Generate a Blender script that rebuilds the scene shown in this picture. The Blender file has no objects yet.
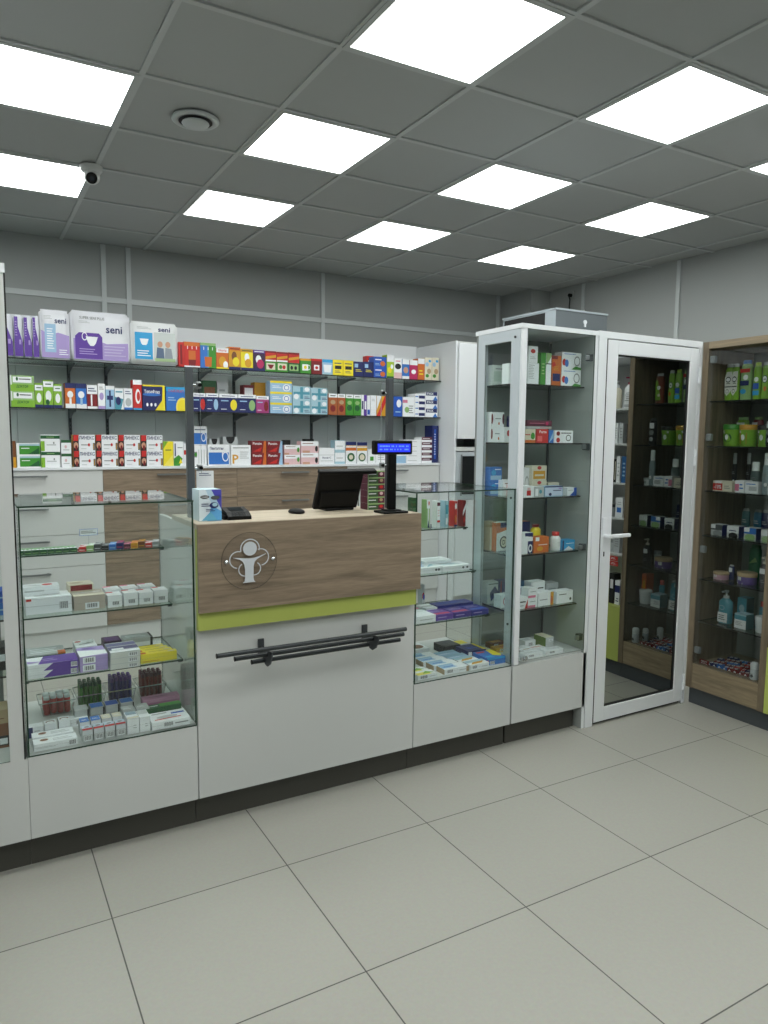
LIGHT = 7.0; EXPO = 0.45
import bpy, bmesh, math, random
from math import sin, cos, pi, radians
from mathutils import Vector, Matrix
random.seed(7)
sc = bpy.context.scene
COL = sc.collection

# ------------------------------------------------------------------ camera
F, PITCH, YAW, ROLL, HC = 726.9, -.1032, .5201, .0089, 1.542
fwd = Vector((sin(YAW)*cos(PITCH), cos(YAW)*cos(PITCH), sin(PITCH)))
rt0 = Vector((cos(YAW), -sin(YAW), 0)); up0 = rt0.cross(fwd)
RT = rt0*cos(ROLL)+up0*sin(ROLL); UP = -rt0*sin(ROLL)+up0*cos(ROLL)
cd = bpy.data.cameras.new('camera'); cam = bpy.data.objects.new('camera', cd); COL.objects.link(cam)
cam.matrix_world = Matrix(((RT.x, UP.x, -fwd.x, 0), (RT.y, UP.y, -fwd.y, 0), (RT.z, UP.z, -fwd.z, HC), (0, 0, 0, 1)))
cd.sensor_fit = 'VERTICAL'; cd.sensor_height = 24; cd.lens = F/1024*24; cd.clip_start = .05
sc.camera = cam

def ray(px, py):
    return RT*((px-384)/F) - UP*((py-512)/F) + fwd
def onY(px, py, y):
    d = ray(px, py); t = y/d.y; return Vector((d.x*t, y, HC+d.z*t))
def onX(px, py, x):
    d = ray(px, py); t = x/d.x; return Vector((x, d.y*t, HC+d.z*t))
def onZ(px, py, z):
    d = ray(px, py); t = (z-HC)/d.z; return Vector((d.x*t, d.y*t, z))

# ------------------------------------------------------------------ materials
def s2l(c):
    return c/12.92 if c <= .04045 else ((c+.055)/1.055)**2.4
def hexc(h):
    h = h.lstrip('#'); return tuple(s2l(int(h[i:i+2], 16)/255) for i in (0, 2, 4))+(1,)
PAL = dict(white='#eef0f4', cream='#ddd6c2', grey='#8e9294', lgrey='#b9bdbf', dgrey='#4c5052', black='#17181a',
    red='#c8202c', dred='#7d1a20', maroon='#5c2036', pink='#d87a98', magenta='#b8265e', lpink='#e0bcc0', orange='#cc6a2a', gold='#d39a26',
    yellow='#ecd92c', lime='#a8c832', green='#3f8f2f', dgreen='#1f5a32', lgreen='#93b878', teal='#4a93a8', lteal='#a4c6d4',
    cyan='#2f9fd8', lblue='#9cc0de', blue='#2456b8', mblue='#3272c4', navy='#1b2560', purple='#5d3a9a', lilac='#a996cf', dpurple='#3e2348', brown='#7a4a2a',
    tan='#b29a78', skin='#c99a80', lemon='#f0e060', apple='#82b436', tomato='#c62a26')
_m = {}
def pbsdf(name):
    m = bpy.data.materials.new(name); m.use_nodes = True
    return m, m.node_tree, m.node_tree.nodes['Principled BSDF']
def mat(col, rough=.45, metal=0, name=None, bump=0, bscale=200):
    key = (col, rough, metal, bump)
    if key in _m: return _m[key]
    m, nt, b = pbsdf(name or str(col))
    c = hexc(PAL.get(col, col))
    b.inputs['Base Color'].default_value = c
    b.inputs['Roughness'].default_value = rough; b.inputs['Metallic'].default_value = metal
    # slight procedural variation on every surface
    tc = nt.nodes.new('ShaderNodeTexCoord'); n = nt.nodes.new('ShaderNodeTexNoise'); n.inputs['Scale'].default_value = bscale if bump else 14
    nt.links.new(tc.outputs['Object'], n.inputs['Vector'])
    mr = nt.nodes.new('ShaderNodeMapRange'); mr.inputs['To Min'].default_value = max(0, rough-.05); mr.inputs['To Max'].default_value = rough+.05
    nt.links.new(n.outputs['Fac'], mr.inputs['Value']); nt.links.new(mr.outputs['Result'], b.inputs['Roughness'])
    if bump:
        bp = nt.nodes.new('ShaderNodeBump'); bp.inputs['Strength'].default_value = bump; bp.inputs['Distance'].default_value = .004
        nt.links.new(n.outputs['Fac'], bp.inputs['Height']); nt.links.new(bp.outputs['Normal'], b.inputs['Normal'])
    _m[key] = m
    return m
def wood_mat(name, c1, c2, scale=(1.2, 14, 14), rough=.5):
    m, nt, b = pbsdf(name)
    N, L = nt.nodes, nt.links
    tc = N.new('ShaderNodeTexCoord'); mp = N.new('ShaderNodeMapping'); mp.inputs['Scale'].default_value = scale
    L.new(tc.outputs['Object'], mp.inputs['Vector'])
    n1 = N.new('ShaderNodeTexNoise'); n1.inputs['Scale'].default_value = 2.2; n1.inputs['Detail'].default_value = 6; n1.inputs['Distortion'].default_value = .9
    L.new(mp.outputs['Vector'], n1.inputs['Vector'])
    mp2 = N.new('ShaderNodeMapping'); mp2.inputs['Scale'].default_value = tuple(s*7 for s in scale)
    L.new(tc.outputs['Object'], mp2.inputs['Vector'])
    n2 = N.new('ShaderNodeTexNoise'); n2.inputs['Scale'].default_value = 2; n2.inputs['Detail'].default_value = 3
    L.new(mp2.outputs['Vector'], n2.inputs['Vector'])
    mx = N.new('ShaderNodeMath'); mx.operation = 'MULTIPLY_ADD'; mx.inputs[1].default_value = .35
    L.new(n2.outputs['Fac'], mx.inputs[0]); L.new(n1.outputs['Fac'], mx.inputs[2])
    cr = N.new('ShaderNodeValToRGB'); e = cr.color_ramp.elements
    e[0].position = .42; e[0].color = hexc(c1); e[1].position = .86; e[1].color = hexc(c2)
    L.new(mx.outputs[0], cr.inputs['Fac']); L.new(cr.outputs['Color'], b.inputs['Base Color'])
    bp = N.new('ShaderNodeBump'); bp.inputs['Strength'].default_value = .15; bp.inputs['Distance'].default_value = .002
    L.new(n2.outputs['Fac'], bp.inputs['Height']); L.new(bp.outputs['Normal'], b.inputs['Normal'])
    b.inputs['Roughness'].default_value = rough
    return m
def glass_mat(name, tint='#fafdfc', refl=1.0, f0=.03, k=.75):
    m = bpy.data.materials.new(name); m.use_nodes = True; nt = m.node_tree; nt.nodes.clear(); N, L = nt.nodes, nt.links
    out = N.new('ShaderNodeOutputMaterial'); mx = N.new('ShaderNodeMixShader'); tr = N.new('ShaderNodeBsdfTransparent'); gl = N.new('ShaderNodeBsdfGlossy')
    tr.inputs['Color'].default_value = hexc(tint); gl.inputs['Roughness'].default_value = 0; gl.inputs['Color'].default_value = (refl, refl, refl, 1)
    lw = N.new('ShaderNodeLayerWeight'); lw.inputs['Blend'].default_value = .5
    p = N.new('ShaderNodeMath'); p.operation = 'POWER'; p.inputs[1].default_value = 5; L.new(lw.outputs['Facing'], p.inputs[0])
    ma = N.new('ShaderNodeMath'); ma.operation = 'MULTIPLY_ADD'; ma.inputs[1].default_value = k; ma.inputs[2].default_value = f0; L.new(p.outputs[0], ma.inputs[0]); ma.use_clamp = True
    L.new(ma.outputs[0], mx.inputs['Fac']); L.new(tr.outputs[0], mx.inputs[1]); L.new(gl.outputs[0], mx.inputs[2]); L.new(mx.outputs[0], out.inputs['Surface'])
    return m
def emis_mat(name, col, s):
    m = bpy.data.materials.new(name); m.use_nodes = True; nt = m.node_tree; b = nt.nodes['Principled BSDF']
    b.inputs['Base Color'].default_value = hexc(col); b.inputs['Emission Color'].default_value = hexc(col); b.inputs['Emission Strength'].default_value = s
    return m
M_WHITE = mat('#cccecd', .35, name='white_laminate')
M_WHITE2 = mat('#e4e7eb', .32, name='white_gloss_laminate')
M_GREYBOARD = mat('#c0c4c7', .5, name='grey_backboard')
M_TOE = mat('#45443f', .45, name='dark_plinth')
M_TOE2 = mat('#474c50', .4, name='slate_plinth')
M_GREEN = mat('#b3be60', .4, name='lime_laminate')
M_WOOD = wood_mat('oak_laminate', '#6b5d4e', '#95836f')
M_WOODC = wood_mat('cabinet_oak', '#5c5142', '#83745e', scale=(14, 14, 1.2))
M_WOODH = wood_mat('cabinet_oak_across', '#6a5e4c', '#94846a', scale=(14, 1.2, 14))
M_GLASS = glass_mat('clear_glass', f0=.035)
M_EDGE = mat('#0a3320', .45, name='green_glass_edge')
M_SHELFG = glass_mat('shelf_glass', '#eef6f2')
M_DARKG = glass_mat('tinted_door_glass', '#eceeed', f0=.035)
M_STEEL = mat('#9a9ea0', .3, .9, name='brushed_steel')
M_CHROME = mat('#cfd2d4', .12, 1, name='chrome')
M_DMETAL = mat('#4a4e52', .4, .5, name='dark_metal')
M_POST = mat('#54585c', .4, .4, name='grey_post')
M_ALU = mat('#c4ccd2', .35, .15, name='pale_aluminium')
M_BLACK = mat('#08090a', .45, name='black_plastic')
M_BLACKS = mat('#060607', .6, name='black_seal')
M_WALL = mat('#9a9e9d', .55, name='grey_wall_panel')
M_TRIM = mat('#b9bfc0', .4, name='pale_wall_trim')
M_CEIL = mat('#a6a9a9', .8, name='ceiling_tile')
M_TBAR = mat('#b4b8b8', .5, name='ceiling_grid_bar')
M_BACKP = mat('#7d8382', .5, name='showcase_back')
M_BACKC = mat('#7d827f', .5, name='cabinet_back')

M_BLACK.node_tree.nodes['Principled BSDF'].inputs['Specular IOR Level'].default_value = .2
M_BRKT = mat('#6d7276', .4, .3, name='bracket_grey')
# ------------------------------------------------------------------ mesh builder
_txt = {}
def text_geo(s):
    if s in _txt: return _txt[s]
    cu = bpy.data.curves.new('lettering', 'FONT'); cu.body = s; cu.resolution_u = 2; cu.size = 1; cu.align_x = 'CENTER'; cu.offset = .018
    o = bpy.data.objects.new('lettering', cu); COL.objects.link(o)
    dg = bpy.context.evaluated_depsgraph_get(); me = bpy.data.meshes.new_from_object(o.evaluated_get(dg))
    vs = [v.co.copy() for v in me.vertices]; fs = [tuple(p.vertices) for p in me.polygons]
    bpy.data.objects.remove(o); bpy.data.curves.remove(cu); bpy.data.meshes.remove(me)
    if vs:
        x0 = min(v.x for v in vs); x1 = max(v.x for v in vs); y0 = min(v.y for v in vs); y1 = max(v.y for v in vs)
    else: x0 = y0 = 0; x1 = y1 = 1
    _txt[s] = ([((v.x-(x0+x1)/2)/(x1-x0), (v.y-(y0+y1)/2)/(y1-y0)) for v in vs], fs, (x1-x0)/(y1-y0))
    return _txt[s]

class MB:
    def __init__(s): s.v = []; s.f = []; s.mi = []; s.ms = []; s.sm = []; s.M = Matrix.Identity(4)
    def slot(s, m):
        if m not in s.ms: s.ms.append(m)
        return s.ms.index(m)
    def add(s, vs, fs, m, smooth=False):
        o = len(s.v); k = s.slot(m)
        s.v += [tuple(s.M @ Vector(v)) for v in vs]
        for f in fs: s.f.append(tuple(o+i for i in f)); s.mi.append(k); s.sm.append(smooth)
    def box(s, x0, x1, y0, y1, z0, z1, m, side=None, top=None):
        vs = [(x0, y0, z0), (x1, y0, z0), (x1, y1, z0), (x0, y1, z0), (x0, y0, z1), (x1, y0, z1), (x1, y1, z1), (x0, y1, z1)]
        F_ = [(0, 1, 5, 4), (2, 3, 7, 6)]; S_ = [(1, 2, 6, 5), (3, 0, 4, 7)]; T_ = [(4, 5, 6, 7), (3, 2, 1, 0)]
        s.add(vs, F_, m); s.add(vs, S_, side or m); s.add(vs, T_, top or m)
    def bbox(s, x0, x1, y0, y1, z0, z1, m, b=.003, seg=2, smooth=True):
        bm = bmesh.new(); bmesh.ops.create_cube(bm, size=1)
        for v in bm.verts: v.co = Vector((x0+(v.co.x+.5)*(x1-x0), y0+(v.co.y+.5)*(y1-y0), z0+(v.co.z+.5)*(z1-z0)))
        b = min(b, .45*min(x1-x0, y1-y0, z1-z0))
        bmesh.ops.bevel(bm, geom=bm.edges[:], offset=b, segments=seg, affect='EDGES', profile=.5)
        bm.verts.index_update(); s.add([v.co.copy() for v in bm.verts], [tuple(v.index for v in f.verts) for f in bm.faces], m, False); bm.free()
    def quad(s, a, b, c, d, m): s.add([a, b, c, d], [(0, 1, 2, 3)], m)
    def poly(s, pts, m): s.add(pts, [tuple(range(len(pts)))], m)
    def prism(s, pts, y0, y1, m):      # pts (x,z) outline, counter-clockwise seen from -y
        n = len(pts); vs = [(p[0], y0, p[1]) for p in pts]+[(p[0], y1, p[1]) for p in pts]
        s.add(vs, [tuple(range(n)), tuple(range(2*n-1, n-1, -1))]+[(i, i+n, (i+1) % n+n, (i+1) % n) for i in range(n)], m)
    def prismx(s, pts, x0, x1, m):     # pts (y,z)
        n = len(pts); vs = [(x0, p[0], p[1]) for p in pts]+[(x1, p[0], p[1]) for p in pts]
        s.add(vs, [tuple(range(n)), tuple(range(2*n-1, n-1, -1))]+[(i, i+n, (i+1) % n+n, (i+1) % n) for i in range(n)], m)
    def cyl(s, p0, p1, r, m, n=16, r1=None, caps=True):
        p0 = Vector(p0); p1 = Vector(p1); d = (p1-p0).normalized(); a = d.orthogonal().normalized(); b = d.cross(a); r1 = r if r1 is None else r1
        vs = [p0+(a*cos(2*pi*i/n)+b*sin(2*pi*i/n))*r for i in range(n)]+[p1+(a*cos(2*pi*i/n)+b*sin(2*pi*i/n))*r1 for i in range(n)]
        s.add(vs, [(i, (i+1) % n, (i+1) % n+n, i+n) for i in range(n)], m, True)
        if caps: s.add(vs, [tuple(range(n-1, -1, -1)), tuple(range(n, 2*n))], m)
    def tube(s, pts, r, m, n=8):
        for a, b in zip(pts, pts[1:]): s.cyl(a, b, r, m, n)
    def lathe(s, prof, m, n=20, sy=1.0, c=(0, 0, 0)):   # prof [(r,z)...]
        vs = []
        for r, z in prof:
            for i in range(n):
                t = 2*pi*i/n; vs.append((c[0]+r*cos(t), c[1]+r*sin(t)*sy, c[2]+z))
        k = len(prof)
        s.add(vs, [(j*n+i, j*n+(i+1) % n, (j+1)*n+(i+1) % n, (j+1)*n+i) for j in range(k-1) for i in range(n)], m, True)
        s.add(vs, [tuple(range(n-1, -1, -1)), tuple((k-1)*n+i for i in range(n))], m)
    def decor(s, w, h, spec, y=0., x0=None, z0=0.):     # printed patches on a front face (facing -y), clipped to the face
        x0 = -w/2 if x0 is None else x0; k = 0
        def clip(uv):
            for ax, lim, sg in ((0, 0, 1), (0, 1, -1), (1, 0, 1), (1, 1, -1)):
                out = []
                for i in range(len(uv)):
                    a, b_ = uv[i-1], uv[i]; ia = (a[ax]-lim)*sg >= 0; ib = (b_[ax]-lim)*sg >= 0
                    if ia != ib: t = (lim-a[ax])/(b_[ax]-a[ax]); out.append((a[0]+t*(b_[0]-a[0]), a[1]+t*(b_[1]-a[1])))
                    if ib: out.append(b_)
                uv = out
                if len(uv) < 3: return []
            return uv
        def cpoly(uv, m_):
            uv = clip(uv)
            if uv: s.poly([P(*q) for q in uv], m_)
        for it in spec.split(';'):
            t = it.split()
            if not t: continue
            k += 1; yy = y-.00025*k
            P = lambda u, v: (x0+u*w, yy, z0+v*h)
            c = t[0]; col = t[-1]
            if c == 'r':
                a = list(map(float, t[1:5])); s.quad(P(a[0], a[1]), P(a[2], a[1]), P(a[2], a[3]), P(a[0], a[3]), mat(col))
            elif c == 'e':
                a = list(map(float, t[1:5])); cpoly([(a[0]+a[2]*cos(2*pi*i/16), a[1]+a[3]*sin(2*pi*i/16)) for i in range(16)], mat(col))
            elif c == 'o':
                a = list(map(float, t[1:5])); mm = mat(col)
                for i in range(16):
                    q = [2*pi*i/16, 2*pi*(i+1)/16]; cpoly([(a[0]+a[2]*kk*cos(tt), a[1]+a[3]*kk*sin(tt)) for kk, tt in ((1, q[0]), (1, q[1]), (.75, q[1]), (.75, q[0]))], mm)
            elif c == 'p':
                a = list(map(float, t[1:-1])); cpoly([(a[i], a[i+1]) for i in range(0, len(a), 2)], mat(col))
            elif c == 'g':
                a = list(map(float, t[1:5])); n = int(t[5]); mm = mat(col)
                for i in range(n):
                    v = a[1]+(a[3]-a[1])*(i+.3)/n; v2 = v+(a[3]-a[1])*.4/n; e = a[2]-(a[2]-a[0])*.3*((i*37) % 10)/10
                    s.quad(P(a[0], v), P(e, v), P(e, v2), P(a[0], v2), mm)
            elif c == 'b':
                a = list(map(float, t[1:5])); s.quad(P(a[0], a[1]), P(a[2], a[1]), P(a[2], a[3]), P(a[0], a[3]), mat('white'))
                yy -= .0002; n = 9
                for i in range(n):
                    u = a[0]+(a[2]-a[0])*(i+.5)/(n+.3); u2 = u+(a[2]-a[0])*(.35+.3*(i % 2))/n; vv = a[1]+.15*(a[3]-a[1])
                    s.quad((x0+u*w, yy, z0+vv*h), (x0+u2*w, yy, z0+vv*h), (x0+u2*w, yy, z0+a[3]*h*.97), (x0+u*w, yy, z0+a[3]*h*.97), mat('black'))
            elif c == 't':
                g, fs, asp = text_geo(t[1].replace('_', ' ')); cu, cv, mw, mh = map(float, t[2:6])
                W = mw*w; H = W/asp
                if H > mh*h: H = mh*h; W = min(mw*w, H*asp*1.15)
                else: H = min(mh*h, H*1.35)
                s.add([(x0+cu*w+a*W, yy, z0+cv*h+b*H) for a, b in g], fs, mat(col))
    def build(s, name, parent=None, loc=None, rz=0):
        me = bpy.data.meshes.new(name); me.from_pydata(s.v, [], s.f)
        for m in s.ms: me.materials.append(m)
        me.polygons.foreach_set('material_index', s.mi); me.polygons.foreach_set('use_smooth', s.sm); me.update()
        o = bpy.data.objects.new(name, me); COL.objects.link(o)
        if parent: o.parent = parent
        if loc is not None: o.location = loc
        o.rotation_euler.z = rz
        return o
def tag(o, label=None, cat=None, group=None, kind=None):
    if label: o['label'] = label
    if cat: o['category'] = cat
    if group: o['group'] = group
    if kind: o['kind'] = kind
    return o
def empty(name, loc, label, cat, group=None, rz=0):
    o = bpy.data.objects.new(name, None); COL.objects.link(o); o.location = loc; o.rotation_euler.z = rz; o.empty_display_size = .05
    return tag(o, label, cat, group)
def struct(name, mb): return tag(mb.build(name), kind='structure')
def pane(mb, x0, x1, y0, y1, z0, z1, g=None, e=None, thin='y'):
    # glass sheet: the two big faces clear, the rim dark green
    g = g or M_GLASS; e = e or M_EDGE
    if thin == 'y': mb.box(x0, x1, y0, y1, z0, z1, g, side=e, top=e)
    elif thin == 'x': mb.box(x0, x1, y0, y1, z0, z1, e, side=g, top=e)
    else: mb.box(x0, x1, y0, y1, z0, z1, e, side=e, top=g)
# ------------------------------------------------------------------ room
ZC = 2.986; XL, XR, YB, YF = -2.0, 5.09, -2.2, 6.07
GX, GY = 1.278, 4.985
def part(mb, name, root, label=None, shift=True):
    if shift:
        L = root.matrix_basis.translation if root.parent is None else (root.parent.matrix_basis.translation)
        mb.v = [(v[0]-L.x, v[1]-L.y, v[2]-L.z) for v in mb.v]
    o = mb.build(name, root)
    if label: o['label'] = label
    return o

m, nt, b = pbsdf('porcelain_floor_tile')
tc = nt.nodes.new('ShaderNodeTexCoord'); mp = nt.nodes.new('ShaderNodeMapping'); mp.inputs['Location'].default_value = (-.34+.0015+6, -2.3205+.0015+6, 0)
br = nt.nodes.new('ShaderNodeTexBrick'); br.offset = 0; br.squash = 1
for k, v in (('Scale', 1), ('Mortar Size', .0022), ('Mortar Smooth', .1), ('Brick Width', .6), ('Row Height', .6), ('Bias', 0)): br.inputs[k].default_value = v
br.inputs['Color1'].default_value = hexc('#9f9e96'); br.inputs['Color2'].default_value = hexc('#a3a29a'); br.inputs['Mortar'].default_value = hexc('#4a4a46')
ns = nt.nodes.new('ShaderNodeTexNoise'); ns.inputs['Scale'].default_value = 90; ns.inputs['Detail'].default_value = 4
mx = nt.nodes.new('ShaderNodeMix'); mx.data_type = 'RGBA'; mx.blend_type = 'OVERLAY'; mx.inputs['Factor'].default_value = .1
nt.links.new(tc.outputs['Object'], mp.inputs['Vector']); nt.links.new(mp.outputs['Vector'], br.inputs['Vector']); nt.links.new(tc.outputs['Object'], ns.inputs['Vector'])
nt.links.new(br.outputs['Color'], mx.inputs['A']); nt.links.new(ns.outputs['Color'], mx.inputs['B']); nt.links.new(mx.outputs['Result'], b.inputs['Base Color'])
b.inputs['Roughness'].default_value = .42
M_FLOOR = m
q = MB(); q.box(XL-.1, XR+.1, YB-.1, YF+.1, -.1, 0, M_FLOOR); struct('floor', q)
q = MB(); q.box(XL-.1, XR+.1, YB-.1, YF+.1, ZC+.008, ZC+.1, M_CEIL)
i = math.ceil((XL-GX)/.6)
while GX+.6*i < XR:
    x = GX+.6*i; q.box(x-.012, x+.012, YB, YF, ZC, ZC+.009, M_TBAR); i += 1
j = math.ceil((YB-GY)/.6)
while GY+.6*j < YF:
    y = GY+.6*j; q.box(XL, XR, y-.012, y+.012, ZC-.0005, ZC+.009, M_TBAR); j += 1
struct('ceiling', q)
q = MB(); q.box(XL, XR, YF, YF+.1, 0, ZC+.008, M_WALL); struct('wall_back', q)
q = MB(); q.box(XR, XR+.1, YB, YF, 0, ZC+.008, M_WALL); struct('wall_right', q)
q = MB(); q.box(XL-.1, XL, YB, YF, 0, ZC+.008, M_WALL); struct('wall_left', q)
q = MB(); q.box(XL, XR, YB-.1, YB, 0, ZC+.008, M_WALL); struct('wall_front', q)
q = MB(); q.box(4.85, XR, 5.61, YF, 0, ZC+.008, M_WALL); struct('column', q)
n = 0
def trim(x0, x1, y0, y1, z0, z1):
    global n; n += 1; q = MB(); q.box(x0, x1, y0, y1, z0, z1, M_TRIM); struct('trim_%d' % n, q)
trim(XL, 4.85, YF-.012, YF, 2.555, 2.595)
for x in (.97, 1.154, 2.822, 4.80): trim(x-.018, x+.018, YF-.014, YF, 0, ZC)
for y in (5.15, 4.09, 3.03): trim(XR-.012, XR, y-.018, y+.018, 0, ZC)
q = MB(); q.box(XL, XR, YF-.012, YF, 0, .07, M_TRIM); struct('baseboard_back', q)

# ceiling lights
M_LIGHT = emis_mat('led_panel_diffuser', '#fbfffb', LIGHT)
LL = {(0, 4): 'lit square ceiling panel, the largest one, cut by the top edge of the photo', (2, 4): 'large lit square ceiling panel above the mirrored door side',
 (-2, 2): 'lit square ceiling panel cut by the left photo edge, above the camera panel', (0, 2): 'lit square ceiling panel between the air diffuser and the desk emblem side',
 (2, 2): 'lit square ceiling panel straight above the tall glass showcase', (4, 2): 'lit square ceiling panel near the side wall, above the mirrored door',
 (-2, 0): 'lit square ceiling panel touching the dome security camera', (0, 0): 'small-looking lit ceiling panel above the red and orange tea boxes',
 (2, 0): 'small-looking lit ceiling panel above the end of the wall shelves', (4, 0): 'small-looking lit ceiling panel next to the corner column',
 (4, 4): 'lit ceiling panel of which only a sliver shows at the photo edge'}
for jj in (0, 2, 4, 6, 8):
    for ii in (-4, -2, 0, 2, 4):
        x = GX+.6*ii+.3; y = GY-.6*jj-.3
        r = empty('ceiling_light', (x, y, ZC), LL.get((ii, jj)) or 'ceiling light panel outside the photo, number %d in row %d from the shelf wall' % ((ii+4)//2+1, jj//2+1), 'ceiling light', 'LED ceiling panels')
        q = MB()
        for a in ((-.297, .297, -.297, -.275), (-.297, .297, .275, .297), (-.297, -.275, -.275, .275), (.275, .297, -.275, .275)): q.box(a[0], a[1], a[2], a[3], -.003, .007, M_TBAR)
        q.build('frame', r)
        q = MB(); q.box(-.276, .276, -.276, .276, -.001, .006, M_LIGHT); q.build('diffuser', r)
r = empty('ceiling_air_diffuser', (.978, 3.485, ZC), 'round white air diffuser set in a ceiling tile', 'air vent')
q = MB(); q.lathe([(.106, .0), (.108, -.006), (.1, -.012), (.082, -.012), (.076, -.006)], M_TRIM, 40); q.lathe([(.0, -.0126), (.0765, -.0125)], M_BLACKS, 40); q.build('ring', r)
q = MB(); q.lathe([(.0, -.030), (.058, -.026), (.062, -.020), (.060, -.016)], M_TRIM, 40); q.cyl((0, 0, -.016), (0, 0, .006), .02, M_BLACKS); q.build('disc', r)
r = empty('security_camera', (.652, 4.37, ZC), 'white dome security camera beside a lit ceiling panel', 'security camera')
q = MB(); q.lathe([(.0, -.036), (.046, -.034), (.057, -.02), (.06, 0)], M_WHITE, 28); q.build('mount_base', r)
q = MB(); c = Vector((0, -.012, -.055))
bm = bmesh.new(); bmesh.ops.create_uvsphere(bm, u_segments=24, v_segments=14, radius=.042); bm.verts.index_update()
q.add([v.co+c for v in bm.verts], [tuple(v.index for v in f.verts) for f in bm.faces], M_WHITE, True); bm.free(); q.build('ball_housing', r)
d = Vector((-.15, -.8, -.45)).normalized(); q = MB(); q.cyl(c+d*.026, c+d*.0435, .029, M_BLACK, 24); q.cyl(c+d*.043, c+d*.0445, .014, mat('#1c2430', .05), 20); q.build('lens', r, ).__setitem__('label', 'black round lens')

# ------------------------------------------------------------------ shelf wall
XA, XE = -.13, 3.78; YS = 5.57
r = empty('wall_shelving', (1.825, 5.99, 1.307), 'long two-tier glass wall shelving on a white and grey back panel', 'shelving')
q = MB()
q.box(XA-.97, XE, 6.0, 6.056, 2.04, 2.40, M_WHITE2); part(q, 'upper_back_panel', r)
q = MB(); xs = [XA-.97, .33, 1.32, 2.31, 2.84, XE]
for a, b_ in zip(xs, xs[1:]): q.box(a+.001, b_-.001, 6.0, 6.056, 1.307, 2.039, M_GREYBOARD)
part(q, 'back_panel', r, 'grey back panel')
UPR = (.687, .953, 1.679, 1.968, 2.677, 2.945, 3.648)
for x in UPR:
    q = MB(); q.box(x-.011, x+.011, 5.985, 6.0, 1.31, 2.05, M_DMETAL)
    for k in range(24): q.box(x-.003, x+.003, 5.9845, 5.986, 1.33+k*.03, 1.345+k*.03, M_BLACKS)
    part(q, 'upright', r)
for z in (2.045, 1.714):
    for x in UPR:
        q = MB(); q.prismx([(5.985, z-.055), (5.985, z), (5.66, z), (5.66, z-.012), (5.80, z-.02)], x-.005, x+.005, M_BRKT); part(q, 'bracket', r)
    q = MB(); pane(q, XA-.97, XE-.002, YS, 5.984, z, z+.008, M_SHELFG, M_BLACKS, thin='z'); part(q, 'glass_shelf', r)
r = empty('counter_top', (1.825, 5.8, 1.289), 'long white worktop along the drawer units under the wall shelves', 'worktop')
q = MB(); q.box(XA-.97, XE-.002, YS-.012, 6.055, 1.289, 1.307, M_WHITE2); part(q, 'slab', r)

def drawer_unit(x0, x1, m, label):
    r = empty('drawer_unit', ((x0+x1)/2, 5.8, 0), label, 'drawer unit', 'drawer units along the shelf wall')
    q = MB(); q.box(x0+.001, x1-.001, YS+.02, 6.05, .0, 1.2885, M_WHITE); part(q, 'body', r)
    for k in range(5):
        z1 = 1.286-.23*k; z0 = z1-.2265
        q = MB(); q.box(x0+.0015, x1-.0015, YS, YS+.019, z0, z1, m); d = part(q, 'drawer', r)
        c = (x0+x1)/2; q = MB(); q.box(c-.12, c+.12, YS-.032, YS-.018, z1-.046, z1-.034, M_STEEL)
        for s in (-1, 1): q.box(c+s*.1-.006, c+s*.1+.006, YS-.02, YS+.001, z1-.045, z1-.035, M_DMETAL)
        L = r.location; q.v = [(v[0]-L.x, v[1]-L.y, v[2]-L.z) for v in q.v]; q.build('handle', d)
drawer_unit(-1.1, -.13, M_WHITE, 'white five-drawer unit, last of the row behind the tall glass showcase')
drawer_unit(-.13, .845, M_WHITE, 'white five-drawer unit under the green boxes, beside a wood one')
drawer_unit(.845, 1.846, M_WOOD, 'wood-fronted five-drawer unit seen behind the display case and white card stand')
drawer_unit(1.846, 2.826, M_WOOD, 'wood-fronted five-drawer unit seen behind the monitor')
drawer_unit(2.826, 3.778, M_WHITE, 'white five-drawer unit against the tall white cabinet')

r = empty('tall_cabinet', (4.08, 5.7, 0), 'tall white cabinet closing the end of the shelf wall', 'cabinet')
q = MB(); q.box(3.782, 3.80, 5.35, 6.055, 0, 2.39, M_WHITE2); part(q, 'side_panel', r)
q = MB(); q.box(3.80, 4.38, 5.37, 6.055, 0, .98, M_WHITE); q.box(3.80, 4.38, 5.37, 6.055, 1.54, 2.39, M_WHITE); q.box(3.80, 4.38, 6.0, 6.055, .98, 1.54, M_WHITE); q.box(4.36, 4.38, 5.37, 6.0, .98, 1.54, M_WHITE)
q.box(3.80, 4.36, 5.35, 5.99, 1.42, 1.455, M_WHITE); part(q, 'body', r)
q = MB(); q.bbox(3.803, 4.378, 5.33, 5.348, 1.53, 2.37, M_WHITE2, .002); part(q, 'door', r)
q = MB(); q.bbox(3.803, 4.378, 5.33, 5.348, .1, .975, M_WHITE2, .002); part(q, 'door', r)
r = empty('oven', (4.08, 5.6, .98), 'built-in oven with dark glass window inside the tall white cabinet', 'oven')
q = MB(); q.bbox(3.803, 4.355, 5.34, 5.85, .981, 1.41, M_ALU, .004); part(q, 'housing', r)
q = MB(); q.bbox(3.86, 4.25, 5.325, 5.341, 1.03, 1.375, mat('#15181a', .08), .004); part(q, 'window', r, 'dark glass window')
q = MB(); q.cyl((3.835, 5.31, 1.02), (3.835, 5.31, 1.39), .008, M_STEEL); part(q, 'handle', r)

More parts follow.
